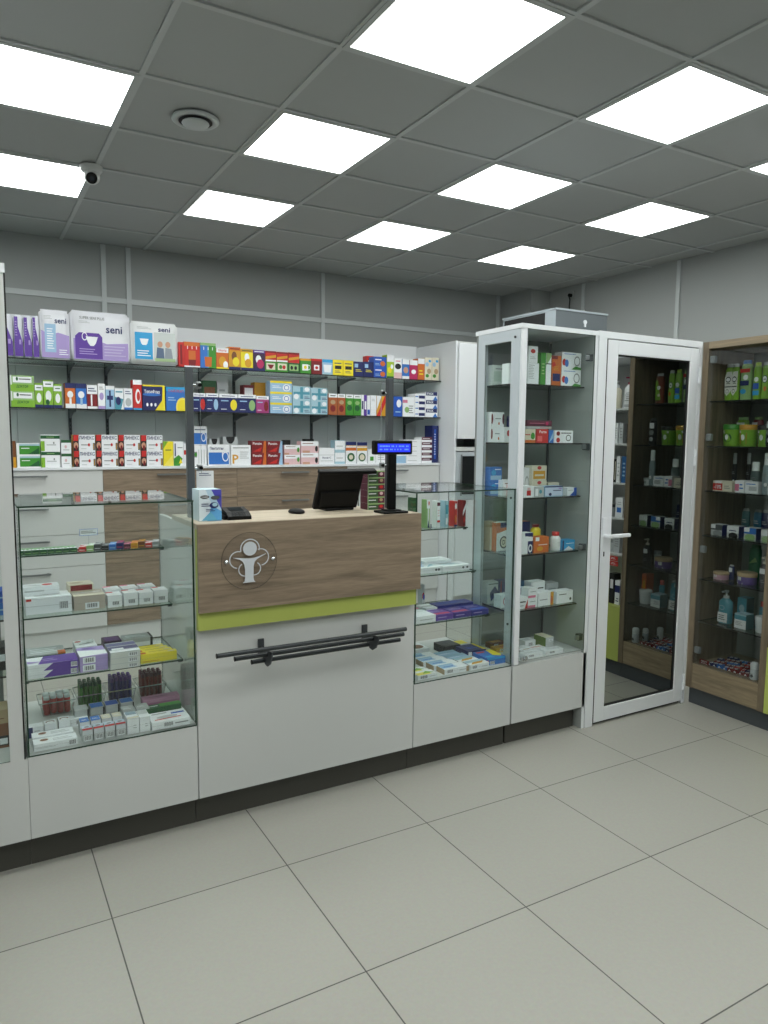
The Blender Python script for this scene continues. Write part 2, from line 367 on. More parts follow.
# ------------------------------------------------------------------ counters
YC = 2.72; TOE = 2.77
def knob(q, p, r_=.008, ax=(0, -1, 0), l=.012, m=None):
    q.cyl(Vector(p), Vector(p)+Vector(ax)*l, r_, m or M_CHROME, 12)
def display_case(x0, x1, label, shelves=((3.17, 1.06), (3.045, .836), (2.885, .64))):
    r = empty('display_case', ((x0+x1)/2, 3.0, 0), label, 'display case', 'glass display cases in the counter line')
    q = MB(); q.box(x0+.001, x1-.001, YC, YC+.018, .12, .418, M_WHITE); part(q, 'front_panel', r)
    q = MB(); q.box(x0+.0002, x1-.0002, TOE, TOE+.018, 0, .12, M_TOE); part(q, 'plinth', r)
    q = MB(); q.box(x0+.002, x1-.002, YC+.018, 3.28, .400, .428, M_WHITE); q.box(x0+.002, x1-.002, 3.26, 3.28, 0, .4, M_WHITE)
    for a in (x0+.002, x1-.02): q.box(a, a+.018, TOE+.018, 3.26, 0, .4, M_WHITE)
    part(q, 'base_cabinet', r)
    g = .005
    q = MB(); pane(q, x0+.002, x1-.002, YC, YC+g, .4185, 1.292)
    for e_ in ((x0+.002, x0+.0065, .4185, 1.292), (x1-.0065, x1-.002, .4185, 1.292), (x0+.0065, x1-.0065, .4185, .4235)): q.box(e_[0], e_[1], YC-.0006, YC-.0001, e_[2], e_[3], M_EDGE)
    part(q, 'front_glass', r)
    for a in (x0+.002, x1-.002-g): q = MB(); pane(q, a, a+g, YC+g+.0005, 3.28, .4285, 1.292, thin='x'); part(q, 'side_glass', r)
    q = MB(); pane(q, x0, x1, YC-.001, 3.282, 1.2925, 1.298, thin='z'); part(q, 'top_glass', r)
    for yf, z in shelves:
        q = MB(); pane(q, x0+.009, x1-.009, yf, 3.27, z-.006, z, M_SHELFG, thin='z'); sh = part(q, 'glass_shelf', r)
        q = MB()
        for a, sg in ((x0+.0075, 1), (x1-.0075, -1)): q.cyl((a, yf+.02, z-.010), (a+sg*.016, yf+.02, z-.010), .006, M_DMETAL)
        L = r.location; q.v = [(v[0]-L.x, v[1]-L.y, v[2]-L.z) for v in q.v]; q.build('shelf_clip', sh)
    return r
display_case(.137, .731, 'low glass display case full of boxes and candy-bright tubs, beside the desk emblem')
display_case(1.722, 2.2915, 'low glass display case between the desk and the tall corner showcase', ((3.09, 1.072), (3.01, .852), (2.885, .645)))

r = empty('service_counter', (1.226, 2.9, 0), 'pharmacy service desk with oak panel, lime strip and white front', 'counter')
x0, x1 = .733, 1.72
q = MB(); q.box(x0, x1, 2.672, 2.69, .872, 1.209, M_WOOD); part(q, 'oak_panel', r)
q = MB(); q.box(x0+.001, x1-.012, 2.69, YC, .80, 1.190, M_GREEN); part(q, 'lime_panel', r)
q = MB(); q.box(x0+.001, x1-.001, YC, YC+.018, .12, .80, M_WHITE); q.box(x0+.001, x1-.001, YC, YC+.018, .80, 1.19, M_WHITE); part(q, 'front_panel', r)
q = MB(); q.box(x0+.0002, x1-.0002, TOE, TOE+.018, 0, .12, M_TOE); part(q, 'plinth', r)
for a in (x0+.001, x1-.019): q = MB(); q.box(a, a+.018, YC+.018, 3.31, .12, 1.189, M_WHITE); q.box(a, a+.018, TOE+.019, 3.31, 0, .12, M_WHITE); part(q, 'side_panel', r)
q = MB(); q.box(x0, x1, 2.6905, 3.07, 1.19, 1.21, wood_mat('pale_oak_top', '#a39684', '#c9bda8')); part(q, 'top', r)
q = MB(); q.box(x0+.02, x1-.02, 2.74, 3.31, .74, .765, M_WHITE); part(q, 'work_shelf', r)
# emblem
CX, CZ, YE = .929, 1.06, 2.664
q = MB(); q.cyl((CX, YE+.003, CZ), (CX, YE, CZ), .111, glass_mat('acrylic_disc', '#fdfdfd', f0=.01, k=.08), 48)
em = part(q, 'emblem_disc', r, 'clear acrylic disc')
q = MB(); SX, SZ = .00036, .00035; mm = mat('#c9ced4', .4)
def arc(cx, cz, rad, a0, a1, w=11, n_=24):
    for k in range(n_):
        t0, t1 = radians(a0+(a1-a0)*k/n_), radians(a0+(a1-a0)*(k+1)/n_)
        P = lambda rr, t: (CX+(cx+rr*cos(t))*SX, YE-.0015, CZ+(cz+rr*sin(t))*SZ)
        q.quad(P(rad-w/2, t0), P(rad+w/2, t0), P(rad+w/2, t1), P(rad-w/2, t1), mm)
arc(5, 138, 104, -14, 194); arc(-128, 22, 92, 72, 262); arc(122, 36, 92, -82, 108); arc(-50, -92, 72, 120, 282); arc(50, -88, 72, -95, 60)
pts = [(5+78*cos(2*pi*k/28), 138+78*sin(2*pi*k/28)) for k in range(28)]
q.poly([(CX+a*SX, YE-.0015, CZ+b_*SZ) for a, b_ in pts], mm)
for L_ in ([(-188, 50), (-110, 22), (-78, 0), (-60, -40), (-52, -90), (-52, -190), (-60, -225), (-80, -240), (65, -238), (48, -222), (42, -190), (44, -60), (56, -12), (80, 14), (120, 36), (184, 66), (184, 72), (100, 44), (50, 32), (0, 29), (-50, 33), (-100, 40)],):
    P_ = [(CX+a*SX, CZ+b_*SZ) for a, b_ in L_]; q.prism(P_, YE-.0018, YE-.0008, mm)
L = r.location; q.v = [(v[0]-L.x, v[1]-L.y, v[2]-L.z) for v in q.v]; q.build('figure_mark', em)
q = MB(); n_ = 64
for k in range(n_):
    t0, t1 = 2*pi*k/n_, 2*pi*(k+1)/n_; q.cyl((CX+.1112*cos(t0), YE, CZ+.1112*sin(t0)), (CX+.1112*cos(t1), YE, CZ+.1112*sin(t1)), .0009, mat('#3a342c', .3), 6, caps=False)
q.v = [(v[0]-L.x, v[1]-L.y, v[2]-L.z) for v in q.v]; q.build('disc_rim', em)
for s in (-1, 1):
    q = MB(); q.lathe([(.0, -.012), (.007, -.010), (.009, -.004), (.008, .003)], M_CHROME, 16); q.v = [(v[0]+CX+s*.094, YE-.002+v[2], CZ+.003+v[1]) for v in q.v]
    q.v = [(v[0]-L.x, v[1]-L.y, v[2]-L.z) for v in q.v]; q.build('screw_cap', em)
# bag rail
for xb in (.991, 1.463):
    rail = MB(); rail.box(xb-.012, xb+.012, 2.711, 2.7195, .655, .731, M_DMETAL)
    rail.prismx([(2.7105, .675), (2.7105, .70), (2.588, .708), (2.588, .690), (2.61, .655), (2.64, .638), (2.665, .640)], xb-.002, xb+.002, M_DMETAL)
    part(rail, 'bag_rail_bracket', r)
for (a, b_, y, z) in ((.776, 1.603, 2.60, .722), (.857, 1.614, 2.637, .689), (.937, 1.616, 2.672, .655)):
    q = MB(); q.cyl((a, y, z), (b_, y, z), .0092, mat('#34383b', .35, .3), 16); q.cyl((a-.002, y, z), (a, y, z), .010, M_BLACK, 16); q.v = [(v[0]-L.x, v[1]-L.y, v[2]-L.z) for v in q.v]; q.build('rail_rod', r)

# tall showcases
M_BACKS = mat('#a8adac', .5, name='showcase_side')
def tall_showcase(x0, x1, label, top, back=3.075):
    r = empty('tall_showcase', ((x0+x1)/2, 2.89, 0), label, 'showcase', 'tall glass showcases')
    q = MB(); q.box(x0+.001, x1-.001, YC, YC+.018, .12, .415, M_WHITE); part(q, 'front_panel', r)
    q = MB(); q.box(x0+.002, x1-.03, TOE, TOE+.018, 0, .12, M_TOE); part(q, 'plinth', r)
    q = MB(); q.box(x0+.002, x1-.002, YC+.018, back, .40, .43, M_WHITE); q.box(x0+.002, x1-.03, TOE+.02, back, 0, .40, M_WHITE); part(q, 'base_cabinet', r)
    q = MB(); q.box(x0-.002, x1+.002, YC-.004, back+.004, top-.022, top, M_WHITE2); part(q, 'top_panel', r)
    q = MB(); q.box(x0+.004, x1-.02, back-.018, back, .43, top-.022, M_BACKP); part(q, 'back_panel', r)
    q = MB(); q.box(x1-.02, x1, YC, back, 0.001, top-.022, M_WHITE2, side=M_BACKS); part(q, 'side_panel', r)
    q = MB(); q.box(x1-.026, x1-.0205, back-.040, back-.026, .44, top-.03, M_DMETAL); part(q, 'shelf_track', r)
    q = MB(); q.box(x0+.004, x0+.034, YC-.002, YC+.012, .42, top-.022, M_WHITE2); part(q, 'front_post', r)
    q = MB()   # aluminium side frame
    q.box(x0, x0+.018, YC+.012, YC+.075, .432, top-.022, M_ALU); q.box(x0, x0+.018, back-.075, back-.019, .432, top-.022, M_ALU)
    q.box(x0, x0+.018, YC+.075, back-.075, top-.075, top-.022, M_ALU); fr = part(q, 'side_frame', r)
    L = r.location; q = MB()
    for z in (top-.06, 1.25, .62): knob(q, (x0, YC+.045, z), .006, (-1, 0, 0), .005, M_DMETAL)
    q.v = [(v[0]-L.x, v[1]-L.y, v[2]-L.z) for v in q.v]; q.build('frame_screw', fr)
    q = MB(); pane(q, x0+.004, x0+.009, YC+.075, back-.075, .432, top-.075, thin='x'); part(q, 'side_glass', r)
    q = MB(); pane(q, x0+.036, x1-.021, YC, YC+.005, .433, top-.024); dr = part(q, 'glass_door', r)
    for z in (.50, .98, 1.50, 1.95):
        q = MB(); q.bbox(x1-.052, x1-.0208, YC+.008, YC+.035, z-.018, z+.018, M_DMETAL, .004); q.bbox(x1-.075, x1-.048, YC+.006, YC+.02, z-.012, z+.012, M_STEEL, .004)
        q.v = [(v[0]-L.x, v[1]-L.y, v[2]-L.z) for v in q.v]; q.build('hinge', dr)
    q = MB(); q.bbox(x0+.045, x0+.085, YC-.014, YC-.0005, .437, .459, M_CHROME, .005); q.cyl((x0+.065, YC-.022, .447), (x0+.065, YC-.012, .447), .008, M_CHROME); q.v = [(v[0]-L.x, v[1]-L.y, v[2]-L.z) for v in q.v]; q.build('lock', dr)
    for z in (1.806, 1.518, 1.245, .958, .675):
        q = MB(); pane(q, x0+.022, x1-.030, 2.775, 3.02, z-.007, z, M_SHELFG, M_BLACKS, thin='z'); part(q, 'glass_shelf', r)
    return r
tall_showcase(2.30, 2.80, 'tall glass showcase beside the white-framed mirrored door', 2.082)
# neighbour showcase at the far end of the counter
r = empty('tall_showcase', (-.17, 2.89, 0), 'tall glass showcase with pale post, cut off by the photo edge', 'showcase', 'tall glass showcases')
x0, x1, back, top = -.47, .131, 3.06, 2.09
q = MB(); q.box(x0+.001, x1+.0055, YC, YC+.018, .12, .415, M_WHITE); part(q, 'front_panel', r)
q = MB(); q.box(x0+.0002, x1+.0056, TOE, TOE+.018, 0, .12, M_TOE); part(q, 'plinth', r)
q = MB(); q.box(x0+.002, x1-.002, YC+.018, back, .12, .415, M_WHITE); q.box(x0+.002, x1-.002, TOE+.019, back, 0, .12, M_WHITE); part(q, 'base_cabinet', r)
q = MB(); q.box(x0, x1, YC-.004, back, top-.03, top, M_WHITE2); part(q, 'top_panel', r)
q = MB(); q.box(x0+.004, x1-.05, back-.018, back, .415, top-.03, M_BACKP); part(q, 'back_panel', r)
q = MB(); q.box(.083, .126, YC, YC+.018, .415, top-.03, M_WHITE); part(q, 'front_post', r)
q = MB(); q.box(.1265, .131, YC, YC+.012, .415, top-.03, M_BLACKS); part(q, 'seal_strip', r)
q = MB(); pane(q, .124, .129, YC+.019, back-.02, .416, top-.03, thin='x'); part(q, 'side_glass', r)
q = MB(); q.box(.109, .130, back-.02, back, .416, top-.03, M_ALU); part(q, 'rear_post', r)
q = MB(); pane(q, x0+.01, .083, YC, YC+.005, .416, top-.03); part(q, 'glass_door', r)
for z in (1.60, 1.24, .90, .70):
    q = MB(); pane(q, x0+.02, .120, 2.79, 3.03, z-.007, z, M_SHELFG, M_BLACKS, thin='z'); part(q, 'glass_shelf', r)

# mirrored door
r = bpy.data.objects.new('door_1', None); COL.objects.link(r); r.location = (3.2, 2.75, 0); tag(r, 'white framed mirrored door', None, None, 'structure')
q = MB()
for a in ((2.803, 2.859, 0, 2.052), (3.581, 3.603, 0, 2.052), (2.803, 3.603, 2.052, 2.086)): q.box(a[0], a[1], 2.716, 2.79, a[2], a[3], M_WHITE2)
part(q, 'door_frame', r)
q = MB()
for a in ((2.868, 2.944, .016, 2.046), (3.510, 3.577, .016, 2.046), (2.944, 3.510, .016, .092), (2.944, 3.510, 1.975, 2.046)): q.bbox(a[0], a[1], 2.717, 2.767, a[2], a[3], M_WHITE2, .002)
q.box(2.944, 3.510, 2.747, 2.762, .092, 1.975, M_WHITE2)
q.box(2.8592, 2.8678, 2.7175, 2.76, .01, 2.048, M_BLACKS); q.box(2.868, 3.577, 2.734, 2.76, .002, .0155, M_BLACKS); q.box(2.868, 3.577, 2.722, 2.76, 2.0465, 2.0515, mat('#777b7d'))
lf = part(q, 'door_leaf', r)
L = r.location
def sub(q, name, p, label=None):
    q.v = [(v[0]-L.x, v[1]-L.y, v[2]-L.z) for v in q.v]; o = q.build(name, p)
    if label: o['label'] = label
q = MB()
for a in ((2.944, 2.949, .092, 1.975), (3.501, 3.510, .092, 1.975), (2.949, 3.501, .092, .101), (2.949, 3.501, 1.968, 1.975)): q.box(a[0], a[1], 2.724, 2.746, a[2], a[3], M_BLACKS)
sub(q, 'seal', lf, 'black rubber seal')
mm = mat('#b4b8b6', .0, 1, 'mirror'); mm.node_tree.nodes['Principled BSDF'].inputs['Roughness'].default_value = 0
for l_ in list(mm.node_tree.links):
    if l_.to_socket.name == 'Roughness': mm.node_tree.links.remove(l_)
q = MB(); q.box(2.949, 3.501, 2.730, 2.746, .101, 1.968, mm); sub(q, 'mirror_pane', lf, 'mirrored glass')
q = MB(); q.bbox(2.873, 2.901, 2.709, 2.7165, .89, 1.13, M_WHITE2, .003); q.cyl((2.888, 2.709, 1.035), (2.888, 2.672, 1.035), .009, M_WHITE2)
q.bbox(2.88, 3.03, 2.657, 2.674, 1.026, 1.046, M_WHITE2, .006, 3); q.bbox(2.883, 2.891, 2.7075, 2.710, .925, .95, M_BLACK, .001); sub(q, 'door_handle', lf, 'white lever handle')
for z in (1.90, 1.44, .13): q = MB(); q.cyl((3.580, 2.709, z-.045), (3.580, 2.709, z-.002), .0075, M_WHITE2, 12); q.cyl((3.580, 2.709, z+.002), (3.580, 2.709, z+.045), .0075, M_WHITE2, 12); sub(q, 'hinge', lf)

# oak cabinet on the customer side
XF = 3.605
r = empty('oak_cabinet', (3.83, 2.45, 0), 'tall oak cabinet with glass door holding shampoos and creams', 'cabinet')
y0, y1, xb = 2.232, 2.712, 4.03
q = MB(); q.box(XF, xb, y1-.036, y1, .103, 2.082, M_WOODC); part(q, 'side_panel', r)
q = MB(); q.box(XF, xb, y0, y0+.036, .103, 2.082, M_WOODC); part(q, 'side_panel', r)
q = MB(); q.box(XF, xb, y0+.036, y1-.036, 2.044, 2.082, M_WOODH); part(q, 'top_panel', r)
q = MB(); q.box(xb-.018, xb, y0+.036, y1-.036, .103, 2.044, M_BACKC); part(q, 'back_panel', r, 'grey back panel')
q = MB(); q.box(XF+.004, XF+.02, y0+.037, y1-.037, .105, .248, M_WOODH); part(q, 'drawer', r)
q = MB(); q.box(XF+.02, xb-.018, y0+.036, y1-.036, .103, .25, M_WOODH); part(q, 'base_shelf', r)
q = MB(); q.box(XF+.035, XF+.055, y0, y1, 0, .1025, M_TOE2); q.box(XF+.055, xb, y0+.02, y1-.02, 0, .1, M_TOE2); part(q, 'plinth', r)
q = MB(); pane(q, XF+.002, XF+.007, y0+.038, y1-.038, .254, 2.027, M_DARKG, M_DARKG, thin='x'); dr = part(q, 'glass_door', r)
L = r.location
for z in (1.985, 1.555, .92, .33):
    q = MB(); q.bbox(XF+.008, XF+.03, y1-.072, y1-.037, z-.02, z+.02, mat('#a4a9ac', .3, .4), .006); sub(q, 'hinge', dr)
for z in (1.757, 1.506, 1.255, 1.0, .747, .5):
    q = MB(); pane(q, XF+.025, xb-.02, y0+.038, y1-.038, z-.007, z, M_SHELFG, M_BLACKS, thin='z'); part(q, 'glass_shelf', r)
BZ = (1.735, 1.513, 1.26, 1.033, .80)
# lime and white open cabinet next to it
r = empty('open_shelf_cabinet', (3.83, 1.9, 0), 'white open shelf cabinet on a lime base next to the oak cabinet', 'cabinet')
y0, y1 = 1.65, 2.2305
q = MB(); q.box(XF, XF+.018, y0, y1, .103, .44, M_GREEN); part(q, 'base_door', r, 'lime door')
q = MB(); q.box(XF+.018, xb, y0, y1, .103, .44, M_WHITE); q.box(XF, xb, y0, y1, .4405, .458, M_GREEN); part(q, 'base', r)
q = MB(); q.box(XF+.035, xb, y0, y1, 0, .1025, M_TOE2); part(q, 'plinth', r)
q = MB(); q.box(xb-.018, xb, y0, y1, .458, 2.082, M_WHITE); part(q, 'back_panel', r)
q = MB(); q.box(XF+.0, xb-.018, y0, y0+.018, .458, 2.05, M_WHITE); part(q, 'side_panel', r)
q = MB(); q.box(XF+.1, xb-.018, y1-.006, y1, .458, 2.05, M_WHITE2); part(q, 'side_panel', r)
q = MB(); q.box(XF, xb-.018, y0, y1, 2.05, 2.082, M_WHITE2); part(q, 'top_panel', r)
for z in BZ:
    q = MB(); q.box(XF+.02, xb-.018, y0+.018, y1-.006, z-.012, z, M_WHITE); part(q, 'shelf', r)
# ------------------------------------------------------------------ goods
ITEMS = []      # (object, desc, where, key along row, layer, layers)
_cm = {}
def carton_mb(w, d, h, col, spec='', side=None, top=None):
    q = MB(); c = mat(col); s_ = mat(side) if side else c; t_ = mat(top) if top else c
    q.box(-w/2, w/2, 0, d, 0, h, c, side=s_, top=t_)
    # tuck-flap seams on the top edge and both ends
    sm = mat('#6a6a6a'); q.box(-w/2, w/2, d*.5-.0003, d*.5+.0003, h, h+.0002, t_)
    q.box(-w/2+.0005, w/2-.0005, .0012, .0018, h, h+.0002, sm)
    for sx in (-1, 1): q.box(sx*(w/2)-.0002, sx*(w/2)+.0002, .0012, .0018, .001, h-.001, sm)
    q.decor(w, h, spec)
    return q
def carton(x, y, z, w, d, h, col, spec='', name='medicine_box', rz=0, side=None, top=None):
    k = (round(w, 3), round(d, 3), round(h, 3), col, spec, side, top)
    if k in _cm:
        o = bpy.data.objects.new(name, _cm[k]); COL.objects.link(o)
    else:
        o = carton_mb(w, d, h, col, spec, side, top).build(name); _cm[k] = o.data
    o.location = (x, y, z); o.rotation_euler.z = rz
    return o
def reg(o, desc, where, cat, group, along, layer=0, layers=1):
    o['category'] = cat; o['group'] = group; ITEMS.append((o, desc, where, group, along, layer, layers))
def row(items, y, z, where, group, depth=.09, cat='medicine box', name='medicine_box'):
    """items: (px0, px1, py_top, layers, colour, description, spec[, options])"""
    for it in items:
        a, b_, t, n, col, desc, spec = it[:7]; op = it[7] if len(it) > 7 else {}
        yy = op.get('y', y); zz = op.get('z', z); dd = op.get('d', depth)
        p0 = onY(a, t+10, yy); p1 = onY(b_, t+10, yy); H = onY((a+b_)/2, t, yy).z-zz
        xa_, xb_ = (2.327, 2.768) if 'tall' in where else (1.735, 2.281) if 'case beside' in where else (-5, 3.772)
        p0.x = max(p0.x, xa_); p1.x = min(p1.x, xb_)
        if p1.x-p0.x < .008: p0.x, p1.x = (p0.x, p0.x+.02) if p0.x == xa_ else (p1.x-.02, p1.x)
        w = p1.x-p0.x-.0015; h = H/n; x = (p0.x+p1.x)/2
        for k in range(n):
            o = carton(x+(random.uniform(-.0008, .0008) if n > 1 else 0), yy+(.002*random.random()), zz+k*h, w, dd, h-.0004, col, spec, op.get('name', name), 0, op.get('side'), op.get('top'))
            reg(o, desc, where, op.get('cat', cat), group, x, k, n)
def frow(items, xf, z, where, group, depth=.07, cat='box', name='cosmetic_box'):
    """boxes facing the aisle (towards -x), columns measured on the plane x = xf"""
    for it in items:
        a, b_, t, col, desc, spec = it[:6]; op = it[6] if len(it) > 6 else {}
        xx = op.get('x', xf); zz = op.get('z', z)
        p0 = onX(a, t+10, xx); p1 = onX(b_, t+10, xx); h = onX((a+b_)/2, t, xx).z-zz; w = abs(p0.y-p1.y)-.002
        o = carton(xx, (p0.y+p1.y)/2, zz, w, op.get('d', depth), h, col, spec, name, -pi/2, op.get('side'))
        reg(o, desc, where, cat, group, -p0.y)

# soft packs of incontinence pants
def softpack(w, d, h, col, spec, loc, name='diaper_pack'):
    q = MB(); m_ = mat(col, .35, 0, 'soft_film_'+col, bump=.5, bscale=40)
    bm = bmesh.new(); bmesh.ops.create_cube(bm, size=1)
    for v in bm.verts: v.co = Vector((v.co.x*w, (v.co.y+.5)*d, (v.co.z+.5)*h))
    bmesh.ops.bevel(bm, geom=bm.edges[:], offset=min(.014, d*.3, w*.2), segments=3, affect='EDGES')
    bmesh.ops.subdivide_edges(bm, edges=[e for e in bm.edges if e.calc_length() > .05], cuts=4, use_grid_fill=True)
    for v in bm.verts:
        if v.co.z > h*.9: v.co.z += .004*sin(v.co.x*60)
        if v.co.y > .02: v.co.x += .002*sin(v.co.z*70)
    bm.verts.index_update(); q.add([v.co.copy() for v in bm.verts], [tuple(v.index for v in f.verts) for f in bm.faces], m_, True); bm.free()
    q.box(-w*.46, w*.46, d*.45, d*.45+.002, h-.001, h+.009, m_)
    q.decor(w*.93, h*.92, spec, y=-.0008, z0=h*.04)
    o = q.build(name); o.location = loc; return o
W_TOP = 'on the top wall shelf'; G_TOP = 'goods on the top wall shelf'
W_MID = 'on the middle wall shelf'; G_MID = 'goods on the middle wall shelf'
W_CT = 'on the worktop under the wall shelves'; G_CT = 'goods on the white worktop'
Z1, Z2, Z3 = 2.0535, 1.7225, 1.3075
def pack(a, b_, t, desc, col, spec, d=.1, dy=0):
    p0 = onY(a, t+15, 5.59+dy); p1 = onY(b_, t+15, 5.59+dy); h = onY((a+b_)/2, t, 5.59+dy).z-Z1
    o = softpack(p1.x-p0.x-.004, d, h-.006, col, spec, ((p0.x+p1.x)/2, 5.59+dy, Z1)); reg(o, desc, W_TOP, 'diaper pack', 'soft packs on the top wall shelf', p0.x)
sl = 'r 0 0 .45 1 purple;p .45 0 1 0 1 .35 .45 .75 purple;g .1 .5 .35 .9 6 lilac;r .55 .3 .8 .42 lilac'
pack(1, 13, 313, 'narrow white and purple pack, end-on, first by the post,', '#dfe1ea', sl, .16)
pack(13.5, 23, 314, 'narrow white and purple pack, end-on, second by the post,', '#dfe1ea', sl, .16)
pack(23.3, 32, 315, 'narrow white and purple pack, end-on, third by the post,', '#dfe1ea', sl, .16)
pack(32.3, 39, 315, 'narrow white and purple pack, end-on, touching the lilac pack,', '#dfe1ea', sl, .16)
pack(39.5, 70, 309.5, 'upright lilac soft pack with pale blue panel', '#e2e3ea', 'p 0 0 1 0 1 .5 .6 .56 .3 .5 0 .6 lilac;r .12 .12 .52 .74 lblue;g .2 .18 .45 .66 9 white;t seni .7 .82 .42 .12 navy;g .1 .84 .4 .93 3 lgrey;g .62 .06 .95 .2 3 white')
pack(70.5, 130, 311.5, 'widest white and purple soft pack with diaper drawing', '#e2e3ea', 'p 0 0 1 0 1 .4 .6 .36 .5 .4 0 .45 lilac;p .03 .02 .52 .02 .52 .5 .46 .58 .1 .58 .03 .5 purple;o .2 .5 .05 .09 white;p .22 .5 .44 .5 .4 .36 .36 .3 .3 .3 .26 .36 white;g .1 .1 .42 .25 3 lilac;t seni .74 .68 .3 .16 navy;t SUPER_SENI_PLUS .34 .9 .45 .06 grey;g .1 .78 .3 .84 2 lgrey;g .55 .08 .95 .34 4 #c2b6dc', .13)
pack(130.5, 178, 322, 'white soft pack with blue panel and a photo of two people', '#e4e6e8', 'r .05 .1 .45 .78 cyan;p .16 .62 .36 .62 .33 .5 .3 .46 .22 .46 .19 .5 white;g .1 .16 .4 .34 3 white;r .48 .06 .97 .8 #c9d0cf;e .62 .5 .06 .08 skin;e .8 .5 .06 .08 skin;p .52 .1 .72 .1 .7 .4 .55 .42 #5a6b86;p .72 .1 .92 .1 .88 .4 .74 .42 #8f97a0;p .5 .06 .97 .06 .97 .14 .5 .14 #9fb88a;t seni .72 .88 .3 .12 navy;g .1 .86 .42 .93 2 lgrey', .11)

